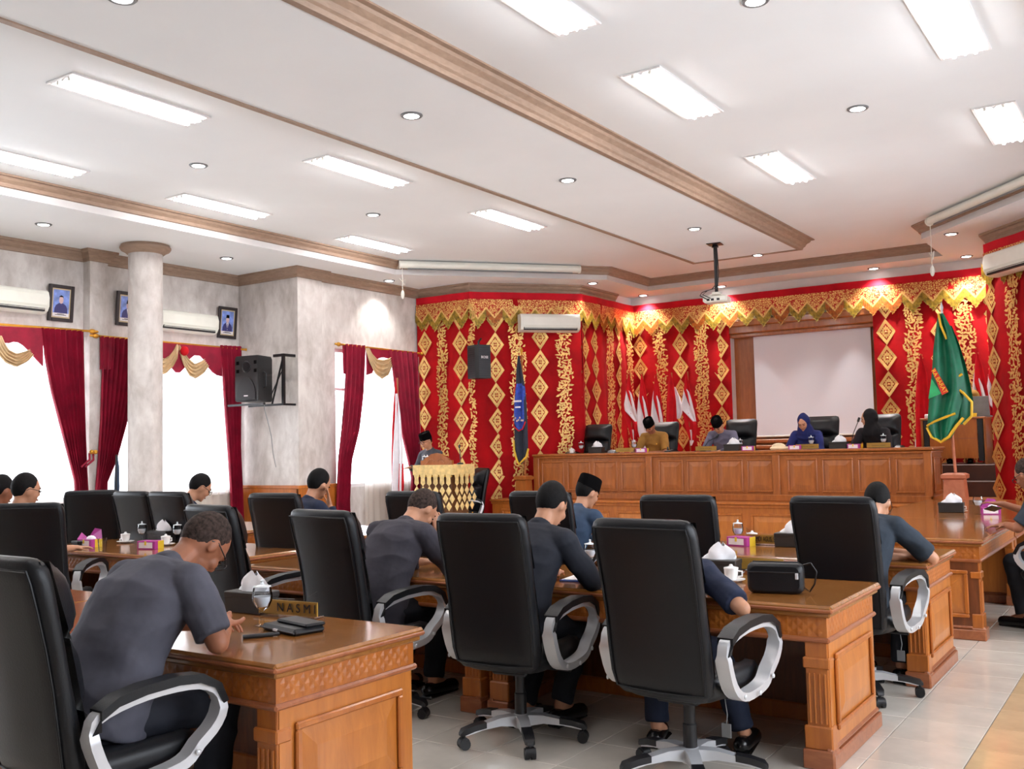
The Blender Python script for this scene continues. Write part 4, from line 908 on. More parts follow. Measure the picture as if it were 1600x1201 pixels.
# ------------------------------------------------------------------ flags
def strip_rows(prof, k=26): return resample([(p[1], p[2], p[0]) for p in prof], k)
def strip_flag(t, prof, mt, name, y0, amp, nf, ph=0):    # rows of (z, left, right): cloth hanging in folds
    rows = strip_rows(prof)
    def fn(u, v):
        r = rows[round(v*26)]; w = abs(r.y-r.x); return (r.x+(r.y-r.x)*u, y0-amp*min(1, w/.25)*sin(nf*PI*u+ph), r.z)
    return M().grid(fn, 16, 26).build(name, mt, t, True, 80)
FLAGS = {
 'a': (('red_stripe', -.012, [(0, -.006, .008), (-.15, -.03, .025), (-.31, -.052, .055), (-.55, .015, .088), (-.75, .085, .10)]), ('white_stripe', -.004, [(-.28, -.05, -.02), (-.36, -.055, .03), (-.55, -.085, .075), (-.66, -.075, .095), (-.86, .07, .115)]), ('red_stripe', .006, [(-.60, -.085, -.06), (-.72, -.08, .02), (-.9, -.05, .11), (-1.05, -.02, .11), (-1.18, .01, .07)]), ('white_stripe', .016, [(-1.0, -.01, .05), (-1.2, .005, .06), (-1.27, .01, .03)])),
 'b': (('red_stripe', -.012, [(0, -.006, .006), (-.2, -.035, .05), (-.45, -.05, .085), (-.8, .02, .11), (-1.15, .06, .12)]), ('white_stripe', -.002, [(-.30, -.045, -.02), (-.5, -.07, .04), (-.75, -.09, .08), (-1.0, -.08, .10), (-1.25, -.03, .10), (-1.4, .03, .09)]), ('red_stripe', .012, [(-.85, -.10, -.08), (-1.05, -.10, -.02), (-1.3, -.06, .03)])),
 'r': (('red_stripe', -.014, [(0, -.006, .006), (-.2, -.04, .05), (-.5, -.07, .08), (-.8, -.09, .085), (-1.1, -.10, .08), (-1.35, -.09, .06)]), ('white_stripe', .006, [(-.25, .03, .06), (-.45, .05, .13), (-.65, .06, .17), (-.8, .06, .12)]), ('white_stripe', -.002, [(-.9, -.11, -.06), (-1.1, -.12, .0), (-1.4, -.10, .04)])),
 'w': (('red_stripe', 0, [(0, -.006, .006), (-.4, -.05, .03), (-.8, -.08, .0), (-1.3, -.10, -.02), (-1.9, -.10, -.06)]), ('white_stripe', -.012, [(-.25, -.005, .03), (-.6, -.01, .075), (-1.2, -.05, .11), (-1.8, -.08, .09), (-2.05, -.06, .02)]), ('red_stripe', -.02, [(-1.35, .05, .11), (-1.7, .03, .11), (-2.0, .03, .07)])),
 's': (('red_stripe', -.012, [(0, -.006, .006), (-.3, -.055, .06), (-.7, -.09, .085), (-1.1, -.10, .11), (-1.6, -.11, .13)]), ('white_stripe', .006, [(-1.3, -.115, -.05), (-1.5, -.125, .0), (-1.7, -.10, .06)])),
}
def indo_flag(label, x, y, z0, top, kind, side=1, group=None, sc=1., lean=0):
    t = thing('national_flag', label, 'flag', (x, y, z0), 0, group)
    M().tube([(0, .05, 0), (0, .03, top+.0)], .012, 8).build('pole', 'stage_wood', t)
    M().lathe([(.14, 0), (.14, .03), (.03, .06), (.02, .12)], 14, (0, .05, 0)).build('base', 'stage_wood', t)
    for k, (nm, y0, rows) in enumerate(FLAGS[kind]):
        strip_flag(t, [(top+r[0]*sc, side*r[1]*1.25*sc**.5, side*r[2]*1.25*sc**.5) for r in rows], 'flag_red' if nm[0] == 'r' else 'flag_white', nm, y0, .035, 2.6, k)
    return t
ST = {}
fl = [(983, 583, 'leftmost flag in the row of five red and white flags', 'a', 1), (1003, 584, 'second from left in the row of five red and white flags', 'b', 1), (1025, 583, 'middle flag in the row of five red and white flags', 'b', 1), (1048, 582, 'fourth from left in the row of five red and white flags, mostly red', 'r', 1), (1073, 580, 'rightmost flag in the row of five red and white flags', 'a', 1)]
for px, py, lb, kd, sd in fl:
    q = ony(px, py, 15.6); indo_flag(lb, q.x, 15.6, DZ, q.z-DZ, kd, sd, 'red and white flags')
for px, py, lb, kd, sd, sc in ((1439, 553, 'almost wholly red flag left of the green flag', 's', 1, 1.), (1500, 553, 'red and white flag just right of the green flag', 'b', -1, .95), (1527, 550, 'red and white flag behind the laptop', 'b', 1, 1.0), (1550, 552, 'red and white flag next to the right edge hanging', 'a', 1, 1.1)):
    yy = 16.02 if px > 1540 else 15.9; q = ony(px, py, yy); indo_flag(lb, q.x, yy, DZ, q.z-DZ, kd, sd, 'red and white flags', sc)
q = onx(619, 590, XW2+.5); t = indo_flag('red and white flag standing before the narrow window', q.x, q.y, 0, q.z, 'w', 1, None, 1.0)
def pedestal(t, s=1., mt='stage_wood', h=.34):
    M().lathe([(.2*s, 0), (.2*s, .05), (.17*s, .06), (.15*s, h*.8), (.19*s, h*.84), (.19*s, h*.95), (.14*s, h)], 4).xf(Matrix.Rotation(R(45), 4, 'Z')).build('pedestal', mt, t, True, 20)
q = ony(818, 775, 12.98); t = thing('navy_flag', 'navy flag with a blue emblem on a wooden stand left of the head desk', 'flag', (q.x, 13.0, DZ), 0)
pedestal(t, .92, 'stage_wood', .40); M().tube([(.02, .02, .4), (.0, .02, 2.48)], .016, 8).build('pole', 'stage_wood', t)
M().lathe([(.001, 2.62), (.03, 2.56), (.012, 2.5), (.016, 2.46)][::-1], 8, (0, .02, 0)).build('finial', 'brass', t)
strip_flag(t, [(2.46, -.02, .02), (2.2, -.06, .06), (1.9, -.08, .12), (1.6, -.12, .14), (1.2, -.13, .15), (.85, -.12, .15), (.72, -.08, .12), (.60, -.05, .02)], 'flag_navy', 'cloth', -.07, .04, 3)
o = strip_flag(t, [(1.98, -.055, .085), (1.9, -.08, .12), (1.72, -.10, .125), (1.5, -.12, .13), (1.32, -.12, .13), (1.24, -.10, .12), (1.18, -.05, .08)], 'emblem_blue', 'emblem', -.078, .04, 3)
M().tube([(-.12, -0.110, 1.32), (-.1, -0.118, 1.24), (0, -0.125, 1.165), (.08, -0.120, 1.20), (.13, -0.110, 1.32)], .011, 6).build('emblem_border', 'flag_red', o); M().tube([(-.055, -0.100, 1.98), (-.1, -0.110, 1.78)], .011, 6).build('emblem_border', 'flag_red', o)
M().box(-.08, .07, -.132, -.126, 1.66, 1.69).box(-.06, .05, -.132, -.126, 1.56, 1.585).build('emblem_scroll', 'label_white', o, False)
m = M(); 
for k in range(7): m.sph((-.09+.03*k, -.128, 1.36+.03*sin(k*2)), .016, .006, .02, 6, 4)
m.build('emblem_leaves', 'shirt_light', o)
t.scale = (.92,)*3
M().tube([(-.135, -0.075, 1.0), (-.13, -0.080, .84), (-.09, -0.090, .71), (-.03, -0.095, .595), (.05, -0.095, .66), (.12, -0.090, .72), (.16, -0.080, .86)], .018, 6).build('gold_fringe', 'flag_fringe', t)

q = ony(1494, 780, 13.05); t = thing('green_flag', 'large green flag with gold border on a pole in a tapered stand', 'flag', (q.x, 13.05, DZ), 0)
pedestal(t, 1.1, 'terracotta', .40); M().tube([(.01, 0, .38), (-.06, .01, 2.46)], .018, 10).build('pole', 'terracotta', t)
M().lathe([(.001, 2.62), (.022, 2.55), (.012, 2.5), (.018, 2.45)][::-1], 8, (-.06, .01, 0)).build('finial', 'silver', t)
gp = [(2.46, -.09, -.03), (2.25, -.13, .06), (2.0, -.17, .12), (1.7, -.20, .17), (1.45, -.24, .18), (1.2, -.27, .10), (1.0, -.29, .06), (.86, -.24, .0), (.80, -.14, -.10)]
strip_flag(t, gp, 'flag_green', 'cloth', -.075, .045, 3.4)
strip_flag(t, [(2.3, .0, .05), (2.05, .02, .13), (1.75, .04, .20), (1.5, .06, .24), (1.3, .07, .26), (1.15, .06, .24), (1.02, .05, .16)], 'flag_green', 'fold', .02, .04, 2)
M().tube([(-.29, -0.085, 1.01), (-.2, -0.125, 1.06), (-.1, -0.135, 1.1), (.06, -0.095, 1.16)], .016, 6).build('gold_fringe', 'flag_fringe', t); M().tube([(-.29, -0.085, .99), (-.24, -0.095, .87), (-.13, -0.105, .80), (-.03, -0.095, .87), (.06, -0.085, 1.0), (.14, -0.045, 1.1)], .02, 6).build('gold_fringe', 'flag_fringe', t); M().tube([(.06, -0.065, 1.6), (.16, -0.075, 1.66)], .016, 6).build('gold_fringe', 'flag_fringe', t); M().tube([(.06, -0.065, 1.5), (.16, -0.075, 1.42), (.25, -0.045, 1.3), (.24, -0.045, 1.12), (.14, -0.045, 1.02)], .018, 6).build('gold_fringe', 'flag_fringe', t); M().tube([(-.085, -0.085, 2.45), (-.06, -0.105, 2.3), (.0, -0.095, 2.12)], .015, 6).build('gold_fringe', 'flag_fringe', t)
pt_ = M().add([(-.19, -.135, 1.72), (-.15, -.137, 1.76), (.0, -.137, 1.44), (-.08, -.139, 1.40)], [(0, 1, 2, 3)]).build('red_patch', 'patch_red', t, False)
t.scale = (.955,)*3
text('RA BARAT', 'lettering', 'yellow', pt_, (-.105, -.143, 1.58), (R(90), R(65), 0), .072)
M().add([(-.20, -.125, 1.62), (-.09, -.137, 1.42), (-.25, -.125, 1.36)], [(0, 1, 2)]).build('green_emblem', 'patch_green', t, False)

# dark flag cloth seen left of the column
q = onx(198, 745, -11.15); t = thing('folded_flag', 'sliver of dark blue cloth hanging at the left edge of the round column', 'flag', (q.x-.16, q.y-.04, 0))
M().lathe([(.12, 0), (.12, .03), (.02, .05)], 12).build('base', 'black_metal', t); M().tube([(0, 0, 0), (0, 0, 1.5)], .012, 8).build('pole', 'black_metal', t)
strip_flag(t, [(1.47, -.015, .03), (1.35, -.03, .06), (1.1, -.05, .07), (.9, -.04, .06)], 'suit_blue', 'cloth', 0, .02, 2)

# ------------------------------------------------------------------ things on the tables
def goblet(loc, label, lid=False, s=1., group='water goblets'):
    t = thing('water_goblet', label, 'glass', loc, 0, group)
    M().lathe([(.032*s, 0), (.032*s, .003), (.007*s, .008), (.005*s, .05*s), (.009*s, .060*s), (.027*s, .072*s), (.039*s, .098*s), (.040*s, .118*s), (.034*s, .15*s), (.0325*s, .15*s), (.038*s, .117*s), (.037*s, .098*s), (.025*s, .074*s), (.002, .066*s)], 20).build('bowl', 'drink_glass', t)
    M().lathe([(.002, .068*s), (.024*s, .076*s), (.0355*s, .098*s), (.0365*s, .114*s), (.001, .1145*s)], 16).build('water', 'water', t)
    if lid: M().lathe([(.036*s, .151*s), (.034*s, .155*s), (.010*s, .160*s), (.005*s, .168*s), (.008*s, .176*s), (.001, .180*s)], 14).build('lid', 'water', t)
    return t
def tissue_box(loc, rz, label, group='tissue boxes'):
    t = thing('tissue_box', label, 'tissue box', loc, rz, group)
    M().box(-.115, .115, -.062, .062, 0, .095, .004).box(-.118, .118, -.065, .065, .07, .098, .004).build('box', 'box_leather', t)
    m = M(); rr = random.Random(int(loc[0]*100)); 
    def fn(u, v): a = u*2*PI; r = (.06*(1-v*v)+.016)*(1+.3*sin(3*a+v*3)); return (r*cos(a)*1.1+.02*v, .35*r*sin(a), .097+.085*v+.012*sin(2*a)*v)
    m.grid(fn, 16, 6).build('tissue', 'tissue', t, True, 80); return t
def snack_box(loc, rz, label, open_=False, group='magenta snack boxes'):
    t = thing('snack_box', label, 'box', loc, rz, group); w, d, h = .085, .055, .065
    M().box(-w, w, -d, d, 0, h, .002).build('box', 'magenta', t, False)
    M().box(-w*.8, w*.72, -d-.0015, -d, .01, h-.01).build('label', 'label_white', t, False); M().box(w, w+.0015, -d*.3, d, .0, h).box(-w*.15, w*.05, -d-.0025, -d-.001, h*.5, h).build('trim', 'yellow', t, False)
    if open_: M().add([(-w, d, h), (w, d, h), (w*.6, d+.02, h+.075), (-w*.2, d+.01, h+.085)], [(0, 1, 2, 3)]).add([(-w, -d, h), (-w, d, h), (-w-.04, d*.4, h+.05)], [(0, 1, 2)]).build('flap', 'magenta', t, False); M().sph((.02, 0, h), .045, .035, .03, 8, 6).build('filling', 'tissue', t)
    return t
def cup(loc, rz, label, lid=True, group='white cups on saucers'):
    t = thing('tea_cup', label, 'cup', loc, rz, group)
    M().lathe([(.03, .0), (.045, .006), (.072, .014), (.074, .017), (.045, .011), (.001, .009)], 20).build('saucer', 'porcelain', t)
    M().lathe([(.024, .011), (.026, .015), (.036, .04), (.038, .072), (.035, .072), (.03, .03), (.001, .02)], 20).build('body', 'porcelain', t)
    M().tube([(.036, 0, .06), (.058, 0, .058), (.058, 0, .034), (.034, 0, .03)], .005, 8).build('handle', 'porcelain', t)
    if lid: M().lathe([(.04, .073), (.038, .078), (.012, .084), (.008, .094), (.001, .096)], 18).build('lid', 'porcelain', t)
    return t
def name_plate(loc, rz, label, words, w=.30, s=.05, group=None, wing=1, tx=0, sx=1):
    t = thing('name_plate', label, 'name plate', loc, rz, group)
    M().box(-w/2-.01, w/2+.01, -.035, .035, 0, .014, .003).build('foot', 'drink_glass', t)
    M().box(-w/2, w/2, -.004, .004, .012, .075).build('plate', 'acrylic_gold', t, False)
    if wing: M().prism([(-w/2, .125), (-w/2+.05, .098), (-w/2+.13, .084), (w/2, .08), (w/2, .07), (-w/2, .07)], lambda a, b, d: (a*wing, d, b), -.003, .003).build('wing', 'drink_glass', t, False)
    M().box(-w/2-.006, w/2+.006, -.008, -.006, .012, .08).build('front_sheet', 'drink_glass', t, False)
    if words: text(words, 'lettering', 'ink', t, (tx, -.0095, .043), (R(90), 0, 0), s, sx=sx)
    return t
def at(px, py, z=T): return tuple(onz(px, py, z))
def off(p, dx=0, dy=0): return (p[0]+dx, p[1]+dy, p[2])
# first row
goblet(at(410, 977), 'water goblet standing in front of the name plate on the nearest desk', True, 1.1)
tissue_box(off(at(385, 958), -.02, .05), R(4), 'dark tissue box by the elbow of the grey suited man')
name_plate(off(at(452, 966), -.03, .02), R(6), 'gold name plate with black capitals on the nearest desk', 'N A S M I', .34, .056, wing=-1, tx=.055)
q = at(458, 985); t = thing('clutch_bag', 'black leather clutch lying flat on the nearest desk', 'bag', q, R(-12))
M().box(-.13, .13, -.075, .075, 0, .028, .010).build('body', 'leather', t); M().box(-.10, .13, -.02, .078, .028, .042, .006).build('flap', 'leather', t); M().tube([(-.13, -.077, .014), (.13, -.077, .014)], .004, 6).build('zip', 'black_metal', t); M().box(-.02, .01, -.085, -.076, .01, .018).build('zip_pull', 'silver', t)
q = at(407, 996); t = thing('marker_pen', 'short black pen lying beside the black clutch', 'pen', q, R(55)); M().tube([(-.07, 0, .009), (.05, 0, .009)], .009, 10).build('barrel', 'black_plastic', t); M().tube([(.05, 0, .009), (.075, 0, .009)], .007, 10).build('cap', 'black_plastic', t)
# second row
q = at(1213, 926); t = thing('handbag', 'black zipped handbag with wrist strap standing on the desk end', 'bag', q, R(10))
m = M()
def rrect(w, h, r, y): return [(cx+r*cos(R(a)), y, cz+r*sin(R(a))) for cx, cz, a0 in ((w-r, h-r, 0), (-w+r, h-r, 90), (-w+r, r, 180), (w-r, r, 270)) for a in (a0, a0+30, a0+60, a0+90)]
L_ = []
for y, gi in ((-.046, .016), (-.038, .004), (-.02, 0), (.02, 0), (.038, .004), (.046, .016)): L_ += [(p[0], p[1], p[2]+gi) for p in rrect(.135-gi, .15-2*gi, .03, y)]
m.add(L_, [(16*i+j, 16*i+(j+1) % 16, 16*i+16+(j+1) % 16, 16*i+16+j) for i in range(5) for j in range(16)]+[tuple(range(16)), tuple(range(80, 96))[::-1]]); m.build('body', 'leather', t, True, 60); M().tube([(-.125, -.046, .105), (.125, -.046, .105)], .004, 6).tube([(-.11, 0, .151), (.11, 0, .151)], .005, 6).build('zip', 'black_metal', t); M().box(.1, .115, -.052, -.046, .075, .105, .002).build('zip_pull', 'silver', t)
M().tube([(.13, 0, .14), (.17, 0, .15), (.195, 0, .11), (.185, 0, .05), (.16, 0, .012), (.135, 0, .03)], .004, 6).build('wrist_strap', 'leather', t)
cup(at(1143, 909), R(10), 'white lidded cup left of the black handbag'); tissue_box(off(at(1118, 905), -.03, .12), R(5), 'dark tissue box behind the white cup on the second row')
name_plate(off(at(1182, 893), 0, .02), R(6), 'gold name plate mostly hidden behind the black handbag', 'H. M', .30, .04)
q = at(938, 912); t = thing('paper_file', 'blue file lying at the elbow of the dark suited man', 'file', (q[0]-.12, q[1]+.12, T), R(8)); M().box(-.15, .15, -.11, .11, 0, .008, .002).build('cover', 'blue_file', t); M().box(-.14, .14, -.1, .1, .008, .012).build('sheets', 'tissue', t)
goblet(off(at(923, 889), 0, .0), 'water goblet half hidden by the dark suited man\'s arm', True)
# third row
snack_box(at(1158, 852), R(-14), 'magenta snack box in front of the third row goblet', False)
goblet(off(at(1149, 851), .0, .06), 'water goblet behind the snack box on the third row', True)
name_plate(off(at(1196, 852), .0, .02), R(-4), 'gold name plate with a curved wing on the third row', 'HAMDI AGUS, S.T', .30, .05, tx=-.01, sx=.52)
tissue_box(off(at(1224, 853), .07, .0), R(4), 'dark tissue box touching the chair back on the third row'); cup(off(at(1172, 850), 0, .05), 0, 'white cup behind the snack box on the third row')
# side desk
tissue_box(at(1487, 800), R(4), 'dark tissue box on the side desk at right'); cup(at(1500, 800), 0, 'white lidded cup on the glossy side desk'); goblet(at(1529, 803), 'tall goblet on the side desk at right', False, 1.15); snack_box(at(1548, 803), R(14), 'magenta snack box standing open on the side desk', True)
q = at(1568, 797); 
# left cluster
snack_box(at(140, 854), R(6), 'open magenta snack box with yellow wrap on the left desk', True); snack_box(at(235, 857), R(16), 'magenta snack box right of the white cup on the left desk')
q = at(160, 861); t = thing('plastic_cup', 'clear plastic cup between two snack boxes', 'cup', q); M().lathe([(.028, 0), (.036, .10), (.038, .102), (.034, .1), (.026, .004), (.001, .003)], 18).build('body', 'drink_glass', t)
cup(at(196, 848), R(180), 'white lidded cup left of the goblet on the left desk'); goblet(off(at(217, 847), 0, .03), 'goblet beside the white cup on the left desk', True); goblet(at(277, 848), 'goblet nearest the grey suited man\'s head', True); tissue_box(off(at(248, 846), .05, .0), R(4), 'dark tissue box between the two left goblets')
cup(at(259, 852), R(90), 'white cup right of the second snack box on the left desk')
q = at(120, 855); t = thing('phone_pouch', 'small black pouch by the arm of the man at far left', 'pouch', q); M().box(-.05, .05, -.02, .02, 0, .05, .008).build('body', 'leather', t); M().box(-.05, .05, -.024, .022, .03, .055, .006).build('flap', 'leather', t)
snack_box((-8.35, 6.62, T), R(10), 'magenta snack box seen between two empty chairs below the column', True)
q = at(590, 816); cup((q[0], min(7.2, q[1]), T), 0, 'white cup left of the empty chair below the lectern')
# head desk
HZ = DZ+HT
def hd(px, dy=.35): q = ony(px, 700, SY+dy); return (q.x, SY+dy, HZ)
cup(hd(893), 0, 'white cup at the left end of the head desk'); goblet(hd(908, .3), 'goblet at the left end of the head desk', True, 1.1); tissue_box(hd(932), 0, 'dark tissue box before the empty head desk chair')
q = hd(957, .25); t = thing('desk_microphone', 'low dark microphone base left of the khaki man', 'microphone', q); M().lathe([(.08, 0), (.075, .03), (.03, .05), (.001, .05)], 14).build('base', 'grey_plastic', t); M().tube([(0, 0, .04), (-.05, -.02, .06), (-.09, -.02, .05)], .008, 6).build('neck', 'black_metal', t)
name_plate(hd(976, .22), 0, 'gold name plate left of the khaki man', '------ ------', .30, .04); goblet(hd(991, .28), 'goblet between name plate and the khaki man', True, 1.1); snack_box(hd(1003, .25), R(8), 'snack box in front of the khaki man')
name_plate(hd(1103, .2), 0, 'gold name plate in front of the lilac grey man', '------ ---- ----', .32, .035, wing=0); tissue_box(hd(1145), 0, 'dark tissue box right of the lilac grey man'); snack_box(hd(1169, .2), R(10), 'snack box right of the head desk middle'); goblet(hd(1157, .45), 'goblet behind the middle tissue box of the head desk', True)
q = hd(1220, .25); t = thing('cloth_hat', 'cream folded cloth hat left of the woman in blue', 'hat', q); M().box(-.14, .14, -.07, .07, 0, .05, .02).build('body', 'cream_cloth', t); M().ell((-.03, 0, .05), ((.1, 0, 0), (0, .05, 0), (0, 0, .05)), 12, 8).build('crown', 'cream_cloth', t)
snack_box(hd(1243, .2), R(6), 'snack box in front of the woman in blue'); name_plate(hd(1262, .18), 0, 'gold name plate in front of the woman in blue', '-------- -----', .30, .04, wing=0); goblet(hd(1268, .42), 'goblet before the woman in blue', True, 1.1)
tissue_box(hd(1311), 0, 'dark tissue box between the two women'); snack_box(hd(1336, .25), R(-8), 'snack box left of the woman in black'); name_plate(hd(1373, .18), 0, 'gold name plate in front of the woman in black', '------- -----', .30, .04, wing=0); goblet(hd(1381, .42), 'goblet before the woman in black', True, 1.1)
def gooseneck(loc, tip, label):
    t = thing('microphone', label, 'microphone', loc); M().lathe([(.05, 0), (.045, .02), (.01, .028)], 12).build('base', 'black_plastic', t); a = V((0, 0, .02)); b = V(tip)
    M().tube([a, a.lerp(b, .4)+V((0, 0, .05)), b], .006, 6).build('neck', 'black_metal', t); M().tube([b, b+(b-a).normalized()*.06], .016, 8).build('head', 'black_plastic', t); return t
gooseneck(hd(1329, .3), (.10, .05, .36), 'gooseneck microphone bending towards the woman in black'); gooseneck(hd(1098, .35), (.16, .12, .20), 'gooseneck microphone before the lilac grey man'); gooseneck(hd(1043, .3), (-.02, .05, .04), 'small microphone before the khaki man\'s hands')
# operator's table on the upper platform
OT = thing('operator_table', 'wooden table with black side panels on the upper platform', 'table', (-2.66, 15.62, 1.10)); w = .44
M().box(-w, w, -.3, .3, .64, .67, .006).build('top', 'stage_wood', OT); M().box(-w+.12, w-.12, -.28, -.26, .08, .64).build('front_panel', 'desk', OT, False); M().box(-w+.12, w-.12, -.285, -.28, .36, .37).build('rail', 'desk_edge', OT, False)
for s in (-1, 1): M().box(s*(w-.08)-.035, s*(w-.08)+.035, -.285, .25, .04, .64).build('side_panel', 'black_plastic', OT, False); M().box(s*(w-.02)-.015, s*(w-.02)+.015, -.29, .28, 0, .64).build('leg', 'stage_wood', OT, False)
q = ony(1524, 650, 15.55); t = thing('laptop', 'open laptop on the operator\'s table, lid towards the room', 'laptop', (q.x, 15.6, 1.77)); M().box(-.19, .19, -.02, .24, 0, .018, .004).build('base', 'grey_plastic', t); o = M().box(-.19, .19, -.006, .006, 0, .29, .004).build('lid', 'grey_plastic', t); o.location = (0, -.02, .012); o.rotation_euler = (R(10), 0, 0)
q = ony(1520, 652, 15.45); t = thing('yellow_box', 'small yellow box in front of the laptop', 'box', (q.x-.02, 15.42, 1.77)); M().box(-.075, .075, -.03, .03, 0, .05, .004).build('box', 'yellow', t); M().box(-.08, .08, -.033, .033, .045, .055).build('lid', 'yellow', t)
q = ony(1452, 652, 15.45); t = thing('paper_cup_stack', 'small pale package at the left end of the operator\'s table', 'package', (q.x, 15.45, 1.77)); M().box(-.06, .06, -.04, .04, 0, .06, .01).build('wrap', 'label_white', t); M().sph((0.03, 0, .08), .04, .03, .05, 8, 6).build('bundle', 'flag_red', t)

# ------------------------------------------------------------------ people
DG = None
from mathutils import noise as nz3
def remesh(m, name, vox, mt, it=5, fac=.5, fold=0):
    me = m.mesh(name, mt, False); o = bpy.data.objects.new('tmp', me); COL.objects.link(o)
    r = o.modifiers.new('r', 'REMESH'); r.mode = 'VOXEL'; r.voxel_size = vox; r.use_smooth_shade = True
    s = o.modifiers.new('s', 'SMOOTH'); s.factor = fac; s.iterations = it
    bpy.context.view_layer.update()
    n = bpy.data.meshes.new_from_object(o.evaluated_get(bpy.context.evaluated_depsgraph_get())); bpy.data.objects.remove(o); bpy.data.meshes.remove(me)
    if fold:
        vs_ = [v.co.copy() for v in n.vertices]; ns = [v.normal.copy() for v in n.vertices]; sd = V((len(vs_)*.013, 0, 0))
        for v, c, nn in zip(n.vertices, vs_, ns):
            f = abs(nz3.noise(V((c.x*5, c.y*5, c.z*9))+sd)); g = nz3.noise(V((c.x*14, c.y*14, c.z*20))+sd)
            v.co = c+nn*fold*(1.1-3.2*f+.35*g)
    n.name = name; n.polygons.foreach_set('use_smooth', [True]*len(n.polygons))
    if not n.materials: n.materials.append(MATS[mt])
    return n
def dirx(a): return V((0, sin(R(a)), cos(R(a))))
def fwx(a): return V((0, cos(R(a)), -sin(R(a))))
def loft(m, secs, n=20, p=.85):   # secs: center, angle, half width, half depth
    v = []
    for c, a, w, d in secs:
        f = fwx(a)
        for j in range(n):
            t = 2*PI*j/n; x = math.copysign(abs(cos(t))**p, cos(t))*w; y = math.copysign(abs(sin(t))**p, sin(t))*d; v.append(V(c)+V((x, 0, 0))+f*y)
    k = len(secs); m.add(v, [(i*n+j, i*n+(j+1) % n, (i+1)*n+(j+1) % n, (i+1)*n+j) for i in range(k-1) for j in range(n)]+[tuple(range(n))[::-1], tuple(range((k-1)*n, k*n))])
def hand(m, Wp, d, nrm, side, curl=.35, s=1.):
    d = d.normalized(); nrm = (nrm-d*nrm.dot(d)).normalized(); ac = d.cross(nrm).normalized()
    m.ell(Wp+d*.05*s, (ac*.040*s, d*.055*s, nrm*.016*s), 12, 8); m.cap(Wp-d*.02, Wp+d*.03*s, .026*s, .024*s, 10)
    for k, (o_, L) in enumerate(((-.033, .062), (-.011, .074), (.011, .080), (.033, .070))):
        if side < 0: o_ = -o_
        p = Wp+d*(.088 if k in (1, 2) else .08)*s+ac*o_*s; dd = d+ac*o_*2.2; dd.normalize(); cu = curl*(1+.1*k); r = .0088*s
        for q, fr in enumerate((.45, .32, .26)):
            e = p+dd*L*fr*s; m.cap(p, e, r, r*.93, 8); p = e; r *= .93
            dd = (dd*cos(cu)+nrm*sin(cu)).normalized()
    b = Wp+d*.03*s+ac*(side*.034*s); dd = (d*.6+ac*side*.75+nrm*.25).normalized(); e = b+dd*.045*s; m.cap(b, e, .012*s, .0105*s, 8); dd = (dd+d*.6).normalized(); m.cap(e, e+dd*.03*s, .0105*s, .009*s, 8)
